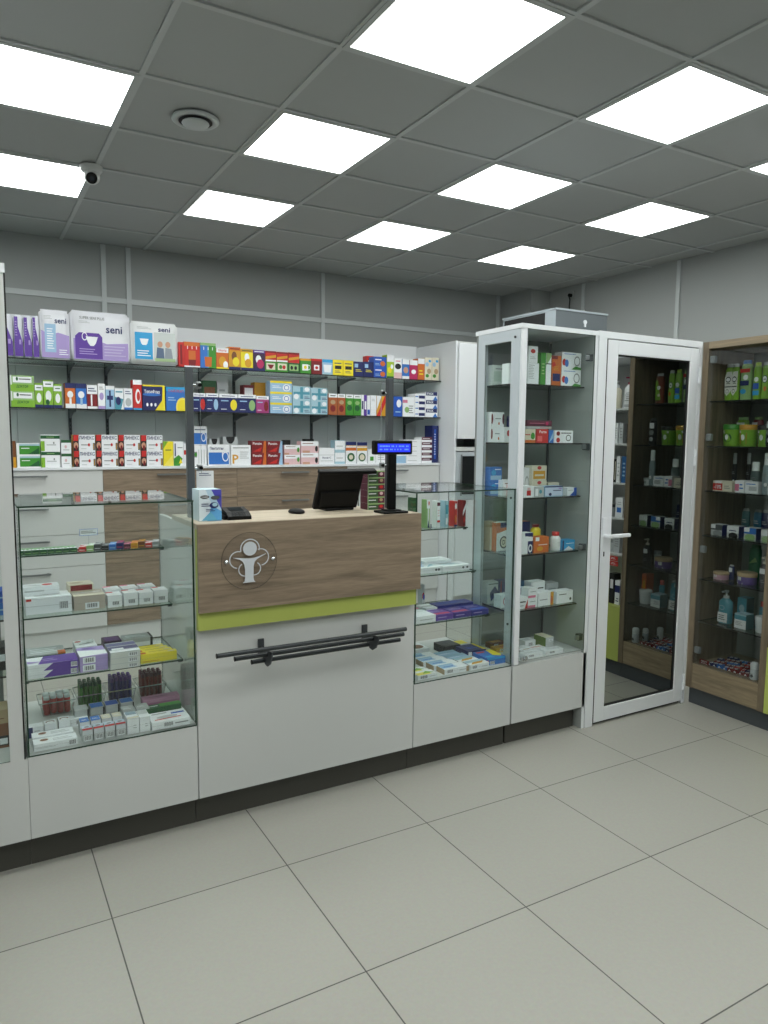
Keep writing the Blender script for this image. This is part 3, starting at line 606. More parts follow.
S3x = ';t 1 .22 .78 .1 .12 white;t 1 .5 .78 .1 .12 white;t 1 .78 .78 .1 .12 white'
row([
 (178.5, 184, 342, 1, 'tomato', 'red box edge', 'r .3 .1 .7 .9 dred', {'d': .12}),
 (184, 200, 342, 1, 'tomato', 'red and orange sachet box', 'r 0 .84 1 1 orange;r .28 .3 .72 .66 orange;p .3 .06 .7 .06 .74 .3 .26 .3 dred;r 0 0 1 .06 white'+S3x),
 (200.3, 216, 343, 1, 'teal', 'blue and green sachet box', 'r 0 0 .45 1 mblue;r .55 0 1 1 green;p .3 .06 .7 .06 .74 .45 .26 .45 orange;r 0 .9 1 1 lgreen'+S3x),
 (216.3, 228.6, 348, 1, 'orange', 'orange fruit tea box', 'r 0 .78 1 1 white;t ORANGE .5 .88 .7 .1 tomato;e .5 .35 .3 .25 gold;e .75 .2 .2 .18 white;r 0 0 1 .08 yellow'),
 (228.8, 240.7, 347, 1, 'gold', 'amber honey tea box', 'r 0 .85 1 1 orange;e .45 .6 .22 .2 brown;e .6 .35 .28 .2 yellow;r 0 0 1 .12 navy;g .1 .87 .9 .97 1 dred'),
 (240.9, 253, 349, 1, 'yellow', 'yellow lemon tea box', 'r 0 .85 1 1 gold;e .5 .6 .2 .2 white;e .6 .34 .28 .2 gold;r 0 0 1 .12 navy;g .1 .87 .9 .97 1 dgreen'),
 (253.2, 265, 350, 1, 'dpurple', 'purple berry tea box', 'r 0 .85 1 1 purple;e .45 .55 .24 .2 white;e .6 .34 .3 .22 magenta;r 0 0 1 .12 navy;g .1 .87 .9 .97 1 white'),
 (265.3, 276.4, 361.5, 1, 'green', 'low green tea box', 'r .1 .2 .9 .85 cream;p .2 .7 .8 .7 .6 .3 .4 .3 dred'),
 (276.7, 288, 362, 1, 'green', 'low green tea box', 'r .1 .2 .9 .85 cream;e .35 .5 .15 .2 green;e .65 .5 .15 .2 tomato'),
 (288.3, 299.7, 363, 1, 'dgreen', 'low dark green tea box', 'r .1 .2 .9 .85 lgreen;e .3 .5 .12 .2 black;e .65 .5 .12 .2 black'),
 (300, 311, 358.6, 1, 'green', 'green box with a white mug picture', 'r .2 .2 .75 .62 white;o .8 .42 .16 .18 white;r 0 .86 1 1 gold;e .48 .42 .14 .12 yellow'),
 (311.3, 322, 358.8, 1, 'dred', 'dark red box with white mug', 'r .25 .25 .75 .6 white;e .5 .42 .15 .1 tomato;r 0 .85 1 1 tomato'),
 (322.3, 332.8, 359.4, 1, 'lblue', 'pale blue box with white cup', 'p .2 .15 .8 .15 .9 .65 .1 .65 white;r 0 .8 1 1 cyan;r 0 0 1 .1 lteal'),
 (333, 343, 359.7, 1, 'yellow', 'bright yellow box', 'r .2 .4 .85 .62 black;g .2 .15 .8 .32 2 navy;g .15 .7 .85 .85 1 navy'),
 (343.2, 353.3, 360.4, 1, 'yellow', 'bright yellow box', 'r .2 .4 .85 .62 black;g .2 .15 .8 .32 2 navy;g .15 .7 .85 .85 1 navy'),
 (353.6, 363.5, 361.6, 1, 'navy', 'navy box with yellow print', 'r .1 .6 .45 .85 lblue;g .2 .3 .85 .5 2 yellow'),
 (363.8, 373.6, 361.9, 1, 'navy', 'navy box with yellow print', 'r .1 .6 .45 .85 lblue;g .2 .3 .85 .5 2 yellow'),
 (374, 386.6, 356.8, 2, 'blue', 'deep blue box', 'g .1 .6 .6 .85 1 white;e .7 .35 .2 .25 orange;g .1 .15 .5 .4 2 lblue'),
 (387, 394, 354.8, 1, 'lime', 'slim green and yellow flowered box', 'r 0 .7 1 1 white;e .4 .35 .3 .14 yellow;e .7 .5 .2 .1 white;r 0 0 1 .08 dgreen'),
 (394.2, 402, 358.2, 1, 'white', 'slim white and pink box', 'e .5 .6 .4 .14 black;r 0 0 1 .3 lpink;g .2 .8 .8 .92 1 pink'),
 (402.3, 409.4, 359.3, 1, 'mblue', 'slim blue and white box', 'r 0 .75 1 1 white;e .5 .45 .35 .16 skin;r 0 0 1 .15 white'),
 (409.7, 417.6, 360.3, 1, 'magenta', 'slim magenta box', 'r 0 .75 1 1 white;e .5 .4 .3 .12 white'),
 (417.9, 424.6, 358.6, 1, 'orange', 'slim orange box', 'r 0 .75 1 1 white;g .2 .2 .8 .5 2 yellow'),
 (425, 431.8, 357.6, 1, 'cream', 'slim white flower-patterned box', 'e .3 .7 .25 .1 lblue;e .6 .4 .3 .12 tan;e .35 .2 .25 .08 green;e .7 .85 .2 .06 cyan'),
 (432.2, 439, 357.8, 1, 'cream', 'slim white flower-patterned box', 'e .3 .7 .25 .1 lblue;e .6 .4 .3 .12 tan;e .35 .2 .25 .08 green;e .7 .85 .2 .06 cyan'),
], 5.59, Z1, W_TOP, G_TOP)
zt = onY(271, 361.5, 5.59).z+.001
row([
 (265.4, 276.3, 351, 1, 'tomato', 'red and gold box standing on a low tea box', 'r 0 .82 1 1 dred;p 0 .2 1 .4 1 .65 0 .45 gold;r 0 0 1 .15 white', {'z': zt}),
 (276.8, 287.8, 352, 1, 'tomato', 'red and gold box standing on a low tea box', 'r 0 .82 1 1 dred;p 0 .2 1 .4 1 .65 0 .45 gold;r 0 0 1 .15 white', {'z': onY(282, 362, 5.59).z+.001}),
 (288.5, 299.5, 352.6, 1, 'tomato', 'red and gold box standing on a dark green tea box', 'r 0 .82 1 1 dred;p 0 .2 1 .4 1 .65 0 .45 gold', {'z': onY(294, 363, 5.59).z+.001}),
 (366.5, 374, 356, 1, 'tomato', 'red box peeping out behind the navy ones', 'g .2 .6 .8 .9 1 white', {'y': 5.70}),
], 5.59, Z1, W_TOP, G_TOP, .07)
nv = 'r 0 .8 1 1 white;g .15 .84 .85 .94 1 navy;g .1 .55 .5 .7 1 lblue;e .78 .4 .18 .3 %s;g .1 .12 .4 .2 1 white'
row([
 (10.5, 34.3, 375.5, 2, 'lgreen', 'wide green and white box', 'r 0 0 1 .45 apple;r .1 .55 .9 .92 white;e .28 .78 .05 .12 dgreen;g .36 .7 .85 .85 1 black;t ДОКТОР .5 .3 .5 .2 dgreen;r 0 .4 .05 1 white'),
 (34.8, 43, 383, 1, 'apple', 'small green box', 'r 0 0 1 .12 navy;r 0 .7 1 .92 white;e .5 .4 .3 .2 white;g .2 .76 .8 .86 1 dgreen'),
 (43.3, 53.3, 380, 1, 'apple', 'taller small green box', 'r 0 0 1 .1 navy;r 0 .75 1 .95 white;e .5 .42 .3 .2 white;e .4 .2 .2 .1 dgreen;g .2 .8 .8 .9 1 dgreen'),
 (53.6, 61.8, 384, 1, 'apple', 'small green box', 'r 0 0 1 .12 navy;r 0 .7 1 .92 white;e .5 .4 .3 .2 white;g .2 .76 .8 .86 1 dgreen'),
 (65, 75.3, 383, 1, 'orange', 'orange and navy box with white dropper', 'r 0 .8 1 1 navy;r 0 0 1 .18 white;e .5 .55 .3 .14 white;r .4 .14 .62 .4 white'),
 (75.8, 86.5, 383.4, 1, 'mblue', 'blue and navy box with white dropper', 'r 0 .8 1 1 navy;r 0 0 1 .18 white;e .5 .55 .3 .14 white;r .4 .14 .62 .4 lblue'),
 (87, 97.4, 385, 1, 'dred', 'dark red and white box', 'r 0 .62 1 1 white;g .1 .7 .9 .9 2 navy;r 0 0 1 .1 white;r .35 .12 .5 .6 white'),
 (97.8, 105.2, 383.6, 1, 'white', 'slim white and lilac box', 'r 0 0 1 .12 lilac;e .5 .5 .3 .15 lilac;g .2 .75 .8 .9 2 grey'),
 (105.6, 114.4, 385.8, 1, 'lblue', 'small pale blue box with dark cross', 'r .4 .1 .6 .8 navy;r .15 .4 .85 .58 navy;r 0 .84 1 1 white'),
 (114.8, 123.5, 388.3, 1, 'white', 'low white and teal box', 'p 0 0 .7 0 1 .5 0 .6 teal;e .4 .4 .3 .2 navy;g .1 .75 .9 .92 1 teal'),
 (124, 132.6, 388.4, 1, 'white', 'low white box with grey swirl', 'e .5 .35 .35 .2 lgrey;g .15 .7 .85 .9 2 navy;r 0 0 1 .1 mblue'),
 (132.9, 141.8, 379.8, 1, 'tomato', 'tall red box with white swirl', 'r 0 .84 1 1 white;e .55 .45 .3 .25 white;e .6 .45 .2 .16 tomato;r 0 0 1 .06 cyan'),
 (142.6, 165, 385, 1, 'navy', 'wide navy box with yellow corner', 'p .85 0 1 0 1 1 .9 1 yellow;p .55 0 .85 0 .95 .5 yellow;t ТераФлю .42 .72 .7 .22 white;e .4 .62 .42 .06 mblue;e .2 .22 .05 .07 white;e .38 .22 .05 .07 white;e .56 .22 .05 .07 white;r 0 .94 1 1 yellow', {'name': 'flu_remedy_box'}),
 (166, 185.5, 387, 1, 'mblue', 'wide blue box with lemon slice', 'r 0 .82 1 1 cyan;t ТАЙЛОЛ .5 .85 .8 .14 tomato;e .85 .15 .35 .42 lemon;e .85 .15 .27 .33 yellow;g .1 .4 .5 .6 2 lblue', {'name': 'flu_remedy_box'}),
 (192.3, 205.8, 393, 1, 'navy', 'navy box with white band and red picture', nv % 'tomato'),
 (206.1, 218.8, 393.3, 1, 'navy', 'navy box with white band and blue glow', nv % 'lblue'),
 (219.1, 237.8, 394, 1, 'navy', 'wide navy box with yellow figures', nv % 'yellow'),
 (238.1, 256, 394.6, 1, 'navy', 'wide navy box with pale figures', nv % 'lgreen'),
 (256.3, 269, 396, 1, '#a5407e', 'pinkish-purple box with white band', nv % 'dred'),
 (270.2, 292, 381, 3, 'lblue', 'light blue box with white dial', 'r 0 .8 1 1 yellow;e .75 .4 .18 .34 white;g .1 .3 .5 .6 2 white;o .75 .4 .12 .24 mblue'),
 (292.6, 310.6, 386.4, 2, 'lteal', 'blue and white box with teal cross', 'r .42 .1 .58 .95 teal;r .05 .42 .95 .6 teal;e .2 .25 .14 .2 white;e .8 .8 .14 .16 white;g .65 .1 .95 .3 2 navy'),
 (311, 327.6, 388, 2, 'lteal', 'blue and white box with teal cross', 'r .42 .1 .58 .95 teal;r .05 .42 .95 .6 teal;e .2 .25 .14 .2 white;e .8 .8 .14 .16 white;g .65 .1 .95 .3 2 navy'),
 (328.6, 337.3, 393.6, 1, '#a85a30', 'upright brown-orange herb box', 'r 0 .82 1 1 white;e .5 .3 .3 .16 dred;g .2 .86 .8 .95 1 black;e .5 .6 .3 .1 tan'),
 (337.6, 345.5, 393.9, 1, '#a85a30', 'upright brown-orange herb box', 'r 0 .82 1 1 white;e .5 .3 .3 .16 dred;g .2 .86 .8 .95 1 black;e .5 .6 .3 .1 tan'),
 (345.8, 353.2, 394.4, 1, 'green', 'upright green herb box', 'r 0 .82 1 1 white;e .5 .35 .35 .14 dgreen;g .2 .86 .8 .95 1 black;e .5 .6 .3 .1 lgreen'),
 (353.5, 361.2, 394.8, 1, 'green', 'upright green herb box', 'r 0 .82 1 1 white;e .5 .35 .35 .14 dgreen;g .2 .86 .8 .95 1 black;e .5 .6 .3 .1 lgreen'),
 (361.5, 364, 394.6, 1, 'white', 'very thin white box', 'r .2 .3 .8 .7 navy', {'d': .12}),
 (364.2, 367, 395, 1, 'purple', 'very thin purple box', 'r .2 .3 .8 .7 white', {'d': .12}),
 (367.2, 370.4, 395.5, 1, 'white', 'very thin white box with blue foot', 'r .1 .05 .9 .3 blue', {'d': .12}),
 (370.7, 376.4, 395.4, 1, 'white', 'plain slim white box', 'g .2 .7 .8 .85 2 lgrey'),
 (376.7, 388.4, 396, 1, 'gold', 'yellow box with red slash', 'p 0 0 .3 0 1 1 .7 1 tomato;p 0 .3 0 1 .4 1 white'),
 (393.8, 402.4, 396.4, 1, 'blue', 'blue box with white oval', 'e .6 .65 .28 .2 white;g .2 .15 .8 .3 1 lblue'),
 (402.8, 414.5, 397, 1, 'white', 'white box with pink stripe', 'r 0 .7 .4 .85 pink;e .35 .35 .2 .15 lgreen;g .5 .15 .9 .6 4 grey'),
 (414.8, 425, 393.8, 4, 'white', 'flat white and blue box', 'r .4 .2 1 .7 navy;g .05 .3 .35 .7 1 mblue', {'d': .12}),
 (425.4, 437.8, 391.8, 3, 'white', 'flat white box with navy end', 'r .05 .55 .95 1 navy;t PAX .4 .77 .6 .3 white;p .6 0 1 0 .8 .5 mblue', {'d': .12}),
], 5.59, Z2, W_MID, G_MID)
row([
 (203, 216.5, 380.6, 1, 'dgreen', 'dark green and brown box in the back row', 'r .1 .2 .9 .8 brown;g .2 .4 .8 .6 1 tan', {'y': 5.74}),
 (217, 228, 381.5, 1, 'lgrey', 'pale grey box in the back row', 'g .2 .3 .8 .8 3 grey', {'y': 5.74}),
 (243.5, 254, 385, 1, 'dred', 'dark red box in the back row', 'r .1 .6 .9 .9 white', {'y': 5.74}),
 (254.5, 265.5, 382.5, 1, 'gold', 'gold and red box in the back row', 'r 0 0 1 .4 dred', {'y': 5.74}),
], 5.74, Z2, W_MID, G_MID)
LX = 'r 0 0 .26 1 #241c1c;p .02 .62 .22 .62 .27 1 .03 1 tomato;e .13 .34 .1 .2 skin;e .14 .2 .05 .16 dred;t ЛИНЕКС .62 .82 .7 .3 navy;g .36 .3 .68 .45 1 grey;e .72 .38 .05 .1 tomato;r .9 .05 .99 .5 dgrey;r .92 .1 .95 .45 gold;g .36 .1 .6 .18 1 lgrey'
pk = 'g .1 .75 .9 .9 1 navy;r .05 .05 .45 .5 dred;e .65 .3 .2 .2 %s;g .5 .5 .9 .65 1 grey'
row([
 (12.8, 16, 441, 1, 'brown', 'thin brown and yellow box', 'r 0 0 1 .4 gold', {'d': .12}),
 (16.5, 40.2, 443, 2, 'green', 'wide white and green box', 'r 0 .05 .12 .95 white;r .12 .78 1 .95 lteal;g .2 .5 .55 .65 1 white;r 0 0 1 .08 white;r 0 .92 1 1 white;p .5 .1 .95 .1 .95 .6 dgreen'),
 (40.6, 60, 434.6, 2, 'white', 'white box with olive green corner', 'r 0 0 .2 .6 apple;r 0 .75 1 .95 dgreen;g .3 .3 .8 .45 1 lgrey;e .68 .5 .04 .07 grey;g .3 .8 .7 .9 1 lgreen'),
 (61.2, 71.4, 440, 2, 'white', 'narrow white box with green band', 'r 0 .8 1 1 dgreen;e .45 .5 .12 .12 lpink;g .2 .2 .8 .35 1 lgrey'),
 (73, 95.2, 434.8, 2, 'white', 'white and black probiotic box', LX, {'name': 'probiotic_box', 'side': 'gold'}),
 (95.7, 117.8, 434.8, 2, 'white', 'white and black probiotic box', LX, {'name': 'probiotic_box', 'side': 'gold'}),
 (118.3, 140.3, 435, 2, 'white', 'white and black probiotic box', LX, {'name': 'probiotic_box', 'side': 'gold'}),
 (140.8, 162.8, 435.2, 2, 'white', 'white and black probiotic box', LX, {'name': 'probiotic_box', 'side': 'gold'}),
 (163.3, 173.4, 441.4, 1, 'yellow', 'yellow box', 'p 0 0 1 0 1 .5 lemon;g .2 .6 .8 .7 1 dgreen;p 0 1 0 .7 .5 1 apple'),
 (173.6, 183.6, 441.5, 1, 'white', 'white box with green leaf', 'p 0 0 .6 0 .9 .3 .5 .45 0 .3 green;p .5 .1 .9 .1 .7 .3 yellow;r .1 .4 .22 .92 navy;g .4 .7 .9 .8 1 grey'),
 (183.9, 190, 443.5, 1, 'white', 'white box with red stripe, beside the leaf box,', 'r 0 .5 1 .7 tomato'),
 (193, 206.6, 445.5, 1, 'white', 'white box with thin grey panels', 'g .1 .2 .3 .9 1 grey;r .4 .1 .45 .8 lgrey;r .6 .1 .65 .8 lgrey;r .8 .1 .85 .8 lgrey;e .2 .55 .1 .1 green'),
 (207.9, 229.8, 444.5, 1, 'white', 'wide blue and white box with ring', 'r .04 .05 .96 .62 mblue;o .8 .42 .15 .24 white;r .64 .42 .69 .8 white;t Пенталгин .4 .82 .62 .14 navy'),
 (231, 250.8, 445, 1, 'white', 'wide white box with golden P', 't P .22 .3 .3 .45 gold;g .1 .8 .9 .92 1 grey;g .45 .3 .9 .7 4 lgrey'),
 (251.8, 266.4, 440.8, 2, 'dred', 'red box with orange edge', 'p .75 0 1 0 1 1 .85 1 orange;t Panzin .38 .78 .6 .2 white;p .1 .1 .6 .1 .7 .5 tomato', {'top': 'tomato'}),
 (266.8, 282.6, 441, 2, 'dred', 'red box with light blue edge', 'p .75 0 1 0 1 1 .88 1 lblue;t Panzin .38 .78 .6 .2 white;p .1 .1 .6 .1 .7 .5 tomato', {'top': 'lblue'}),
 (284.3, 300.2, 445, 2, 'lpink', 'pink and white box with green dot', 'r 0 .6 1 1 white;g .1 .75 .7 .9 1 brown;e .88 .5 .08 .25 green;r 0 0 .3 .2 skin'),
 (301, 318.6, 441.3, 2, 'lpink', 'pink and white box with dark dot', 'r 0 .6 1 1 white;g .1 .75 .7 .9 1 brown;e .88 .35 .08 .25 black;r .1 0 .5 .2 skin'),
 (319, 334.6, 448, 1, 'white', 'plain white box with grey lettering', 't Renal-C .5 .4 .7 .12 navy;g .1 .15 .9 .25 1 lgrey;r 0 .55 1 .58 lgrey'),
 (335, 345, 440.2, 2, 'lteal', 'pale blue-white box', 'r 0 .2 1 .95 white;g .15 .4 .8 .6 1 lgrey'),
 (345.8, 356.4, 441.8, 1, 'white', 'white box with gold band and dark ring', 'r 0 .84 1 1 navy;r 0 .6 1 .74 orange;e .5 .3 .36 .2 dgreen;e .5 .3 .2 .11 cream;r 0 .8 1 .83 gold'),
 (357, 367.2, 442.2, 1, 'white', 'white box with gold band and pale ring', 'r 0 .84 1 1 navy;r 0 .6 1 .74 gold;e .5 .3 .36 .2 dgreen;e .5 .3 .25 .14 cream;r 0 .8 1 .83 gold'),
 (368, 375, 449.5, 1, 'white', 'low white box with green square', 'r .3 .2 .8 .5 green'),
 (375.4, 388, 448.5, 1, 'white', 'low white box with grey print', 'g .2 .2 .8 .6 3 lgrey'),
 (396.8, 406, 448.4, 1, 'lblue', 'pale blue box', 'r 0 .5 1 1 white;g .1 .6 .8 .8 1 mblue'),
 (406.4, 421.4, 439.6, 5, 'white', 'flat white box', 'g .1 .4 .7 .7 1 lgrey', {'d': .13}),
 (421.8, 432, 437, 5, 'white', 'flat white and plum box', 'r 0 .45 1 1 maroon;g .1 .6 .8 .85 1 white', {'d': .13}),
 (432.4, 439.8, 425.6, 1, 'navy', 'tall navy box on end', 'r .3 .1 .6 .9 blue;g .35 .2 .55 .8 9 white', {'d': .13}),
], 5.59, Z3, W_CT, G_CT)
row([
 (193.2, 207, 426.2, 1, 'white', 'blue and white box raised on the grey-panelled one', 'r .04 .05 .96 .64 mblue;o .75 .42 .17 .24 white;g .1 .76 .9 .88 1 navy', {'z': onY(200, 445.5, 5.59).z+.001}),
 (209.5, 219.5, 438.6, 1, 'lgrey', 'grey box with dark notch in the back row', 'e .5 1 .3 .25 black', {'y': 5.72}),
 (223, 238, 436.8, 1, 'lgrey', 'wide grey box with dark notch in the back row', 'e .5 1 .3 .25 black;g .2 .4 .8 .6 1 grey', {'y': 5.72}),
 (285, 290.5, 440, 1, 'black', 'small black-topped box in the back row', 'r 0 0 1 .6 grey', {'y': 5.72}),
 (306, 314, 439, 1, 'black', 'black-lidded box in the back row', 'r 0 0 1 .6 grey', {'y': 5.78}),
], 5.72, Z3, W_CT, G_CT, .08)

# ---- goods in the low cases: flat boxes seen from above
def flat(x0, x1, y, z, d, h, col, desc, where, group, spec='', top='', rz=0, name='medicine_box', cat='medicine box', n=1, side=None):
    """box lying on a shelf; `top` is print on its upper face"""
    for k in range(n):
        q = MB(); w = x1-x0; cm = mat(col); q.box(-w/2, w/2, 0, d, 0, h-.0004, cm, side=mat(side) if side else None)
        q.box(-w/2-.0002, w/2+.0002, -.0002, d+.0002, h*.5-.0002, h*.5+.0002, mat('#7d7d7d'))
        q.decor(w, h, spec, y=-.0003)
        if top and k == n-1:
            s = len(q.v); q.decor(w, d, top, y=0)
            for i in range(s, len(q.v)): a = q.v[i]; q.v[i] = (a[0], a[2], h-a[1]+.0002)
        o = q.build(name, None, ((x0+x1)/2+.001*((k*7) % 3), y, z+k*h), rz); reg(o, desc, where, cat, group, x0, k, n)
WL, GL = 'in the case beside the desk emblem', 'goods in the low case beside the emblem'
S1, S2, S3, S0 = 1.0605, .8365, .6405, .4285
# first shelf: candy-size packs
cols1 = ['dgreen']*8
for k in range(8):
    x = .152+k*.028; flat(x, x+.026, 3.185, S1, .06, .018, 'dgreen', 'small green and white pack', WL+', upper shelf', 'small packs on the upper case shelf', 'g .1 .2 .9 .5 1 lgreen', 'r 0 0 1 .45 white;r 0 .5 1 1 green;g .1 .6 .9 .8 1 white;e .5 .25 .2 .12 green', name='lozenge_pack', cat='lozenge pack')
for k, (c, c2, ds) in enumerate([('tomato', 'white', 'small red and white pack'), ('lgreen', 'white', 'small pale green pack'), ('dgrey', 'lgrey', 'small grey striped pack'), ('black', 'grey', 'small black pack'), ('mblue', 'lblue', 'small blue pack'), ('navy', 'magenta', 'small navy and magenta pack'), ('maroon', 'pink', 'small crimson pack'), ('gold', 'orange', 'small amber pack'), ('brown', 'gold', 'small brown and gold pack'), ('tomato', 'white', 'small red-striped pack'), ('grey', 'white', 'small silver pack')]):
    x = .380+k*.0295; flat(x, x+.027, 3.183, S1, .075, .018+.004*(k % 3), c, ds, WL+', upper shelf', 'small packs on the upper case shelf', 'g .1 .2 .9 .5 1 '+c2, 'p 0 .1 1 .5 1 .8 0 .4 %s;r 0 .85 1 1 %s;e .6 .3 .2 .1 %s' % (c2, c2, c2), rz=-.25, name='lozenge_pack', cat='lozenge pack')
q = MB(); q.bbox(-.036, .036, 0, .002, .058, .086, mat('white'), .0005); q.decor(.072, .028, 'g .1 .3 .9 .75 2 grey;r 0 0 1 .06 mblue;r 0 .94 1 1 mblue;r 0 0 .02 1 mblue;r .98 0 1 1 mblue', y=-.0004, z0=.058); q.box(-.002, .002, .002, .004, 0.002, .07, mat('lgrey')); q.box(-.03, .03, .002, .02, 0, .002, mat('lgrey'))
tag(q.build('price_ticket', None, (.428, 3.263-.02, S1)), 'small white price ticket standing on the upper shelf of the low case', 'price ticket')
# second shelf
bc = 'b .72 .15 .92 .7'
flat(.172, .338, 3.10, S2, .12, .062, 'white', 'long white box with barcode', WL+', middle shelf', GL, bc+';r 0 .5 1 .52 lgrey;r .01 .86 .12 1 tomato', 'e .5 .6 .06 .1 tomato;g .2 .3 .8 .5 2 lgrey;r 0 0 1 .1 lgrey')
flat(.16, .30, 3.16, S2+.063, .07, .035, 'white', 'white box with red emblem lying on the long one', WL+', middle shelf', GL, 'g .1 .3 .6 .7 1 lgrey', 'e .7 .5 .14 .25 tomato;g .1 .3 .5 .7 2 lgrey')
flat(.345, .463, 3.09, S2, .12, .058, '#b7ab9f', 'wide greyish-beige box with white label', WL+', middle shelf', GL, 'r .35 .05 .8 .5 white;b .4 .1 .75 .45', 'r 0 0 1 .3 cream;g .1 .5 .9 .8 2 white;r 0 .88 .3 1 tomato')
flat(.335, .43, 3.17, S2+.059, .08, .032, 'cream', 'beige box with dark red end on top of the wide one', WL+', middle shelf', GL, 'r .08 .2 .95 .9 dred', 'g .1 .3 .6 .7 2 tan')
for k, x in enumerate((.472, .535, .596, .657)):
    flat(x, x+.056, 3.085, S2, .07, .05+.004*(k % 2), 'white', 'small square white box with red corner', WL+', middle shelf, front row', 'small square white boxes, front row', 'b .3 .15 .8 .5;r 0 .5 1 .51 lgrey', 'r 0 .75 .5 1 tomato;r .1 .1 .9 .5 #e9ebec')
for k, x in enumerate((.475, .545, .618)):
    flat(x, x+.062, 3.165, S2, .08, .057, 'white', 'small square white box with pink corner', WL+', middle shelf, back row', 'small square white boxes, back row', 'g .2 .2 .8 .5 1 lgrey', 'r 0 .75 .5 1 pink;r .1 .1 .9 .5 #e2e4e6')
# third shelf
flat(.158, .33, 2.90, S3, .10, .026, 'white', 'long purple and white box', WL+', lower shelf', GL, 'p .3 0 1 0 1 1 .5 1 purple;b .85 .1 .98 .8', 'p .2 0 1 0 1 1 .35 1 purple;g .3 .3 .6 .7 2 lilac;p 0 .2 .3 .3 0 .5 lilac', n=2)
flat(.165, .30, 3.02, S3, .11, .055, 'lgrey', 'long grey-white box behind the purple ones', WL+', lower shelf', GL, 'r .8 .3 1 1 orange;r 0 .8 1 .9 dgreen', 'g .1 .2 .9 .8 3 white;r .8 0 1 .3 orange')
flat(.336, .436, 2.895, S3, .13, .030, 'lilac', 'lilac-grey and white box', WL+', lower shelf', GL, 'r .1 .1 .55 .9 white;b .15 .15 .5 .8', 'p 0 0 1 .1 1 .5 0 .7 white;e .6 .25 .25 .12 white;g .2 .7 .7 .9 2 purple', n=2)
flat(.34, .42, 3.04, S3, .1, .06, 'white', 'white box with red and grey waves', WL+', lower shelf', GL, 'g .2 .2 .7 .6 2 lgrey', 'e .2 .8 .15 .1 tomato;p .2 .3 .9 .5 .9 .58 .2 .38 grey')
flat(.442, .552, 2.875, S3, .145, .022, 'lgrey', 'slate-purple and white box', WL+', lower shelf', GL, 'r 0 0 1 .9 #cfd0cc;b .6 .1 .9 .7', 'r 0 0 1 .2 white;r 0 .25 1 .55 #5b5680;r 0 .62 1 .9 #6d6894;g .1 .1 .5 .5 1 white', n=3)
flat(.445, .512, 3.03, S3, .08, .07, 'dpurple', 'dark purple box', WL+', lower shelf', GL, 'g .1 .3 .9 .6 1 purple', 'r .1 .1 .9 .9 #54306e')
flat(.53, .645, 3.08, S3, .08, .056, 'lgrey', 'grey-white box with black end', WL+', lower shelf', GL, 'r .92 0 1 1 black;r 0 .3 .9 .7 white', 'g .1 .3 .8 .7 2 white;r .93 0 1 1 black', n=1)
for k in range(4):
    flat(.56-k*.007, .70-k*.010, 2.895+k*.033, S3+.0005, .031, .036, 'yellow', 'bright yellow box', WL+', lower shelf', 'yellow boxes on the lower case shelf', 'g .05 .1 .5 .3 1 gold', 'r 0 .3 .16 1 orange;p .2 .35 .9 .6 .9 .72 .2 .5 lemon;g .25 .75 .8 .95 1 navy;r .75 .1 .95 .35 lgrey')
# bottom
WB = WL+', bottom'
flat(.158, .30, 2.735, S0, .05, .026, 'white', 'long white box with brown crest', WB, GL, 'b .8 .1 .97 .8;g .05 .3 .5 .6 2 lgrey', 'e .25 .6 .1 .2 brown;g .45 .2 .9 .7 2 lgrey', n=1)
flat(.158, .295, 2.79, S0, .05, .03, 'white', 'second long white box with brown crest', WB, GL, 'g .1 .3 .9 .6 2 lgrey', 'e .25 .6 .1 .2 brown;g .45 .2 .9 .7 2 lgrey', n=1)
flat(.15, .20, 2.87, S0, .04, .04, 'white', 'white box with navy end', WB, GL, 'r 0 0 .3 1 navy;g .4 .3 .9 .7 2 lgrey')
flat(.205, .245, 2.865, S0, .04, .045, 'white', 'small white box with brown arch', WB, GL, 'g .1 .1 .9 .4 2 lgrey', 'e .5 .5 .4 .25 brown;e .5 .4 .3 .2 white')
flat(.252, .292, 2.86, S0, .045, .05, 'white', 'small white box with brown arch', WB, GL, 'g .1 .1 .9 .4 2 lgrey', 'e .5 .5 .4 .25 brown;e .5 .4 .3 .2 white', side='dgrey')
flat(.298, .36, 2.91, S0, .04, .03, 'white', 'low white box with grey barcode', WB, GL, 'b .3 .2 .7 .8')
for k in range(4):
    flat(.318+k*.0385, .352+k*.0385, 2.73, S0, .045, .048, 'lgrey', 'small vial box with red stripe', WB+' front row', 'red-striped vial boxes', 'b .15 .15 .85 .55;r 0 .62 1 1 #cfd3d8', 'r 0 0 1 .35 tomato;r 0 .4 1 1 #c2d2e2;e .5 .65 .25 .15 grey', name='vial_box')
for k in range(4):
    c = 'mblue' if k < 2 else 'cream'; flat(.318+k*.0385, .352+k*.0385, 2.80, S0, .05, .052, 'lgrey', 'small vial box with %s top' % ('blue' if k < 2 else 'cream'), WB+' second row', 'plain vial boxes', 'r 0 .6 1 1 white', 'r .05 .05 .95 .95 %s;g .2 .3 .8 .6 2 white' % c, name='vial_box')
flat(.474, .516, 2.735, S0, .075, .06, 'white', 'square white box with blue-grey top', WB, GL, 'g .5 .3 .8 .6 2 lgrey', 'r .05 .5 .95 .95 #8ea0b0;r 0 0 1 .2 cream', name='medicine_box')
flat(.519, .556, 2.735, S0, .075, .058, 'white', 'square white box with grey top', WB, GL, 'g .5 .3 .8 .6 2 lgrey', 'r .05 .4 .95 .95 #c8cccd', name='medicine_box')
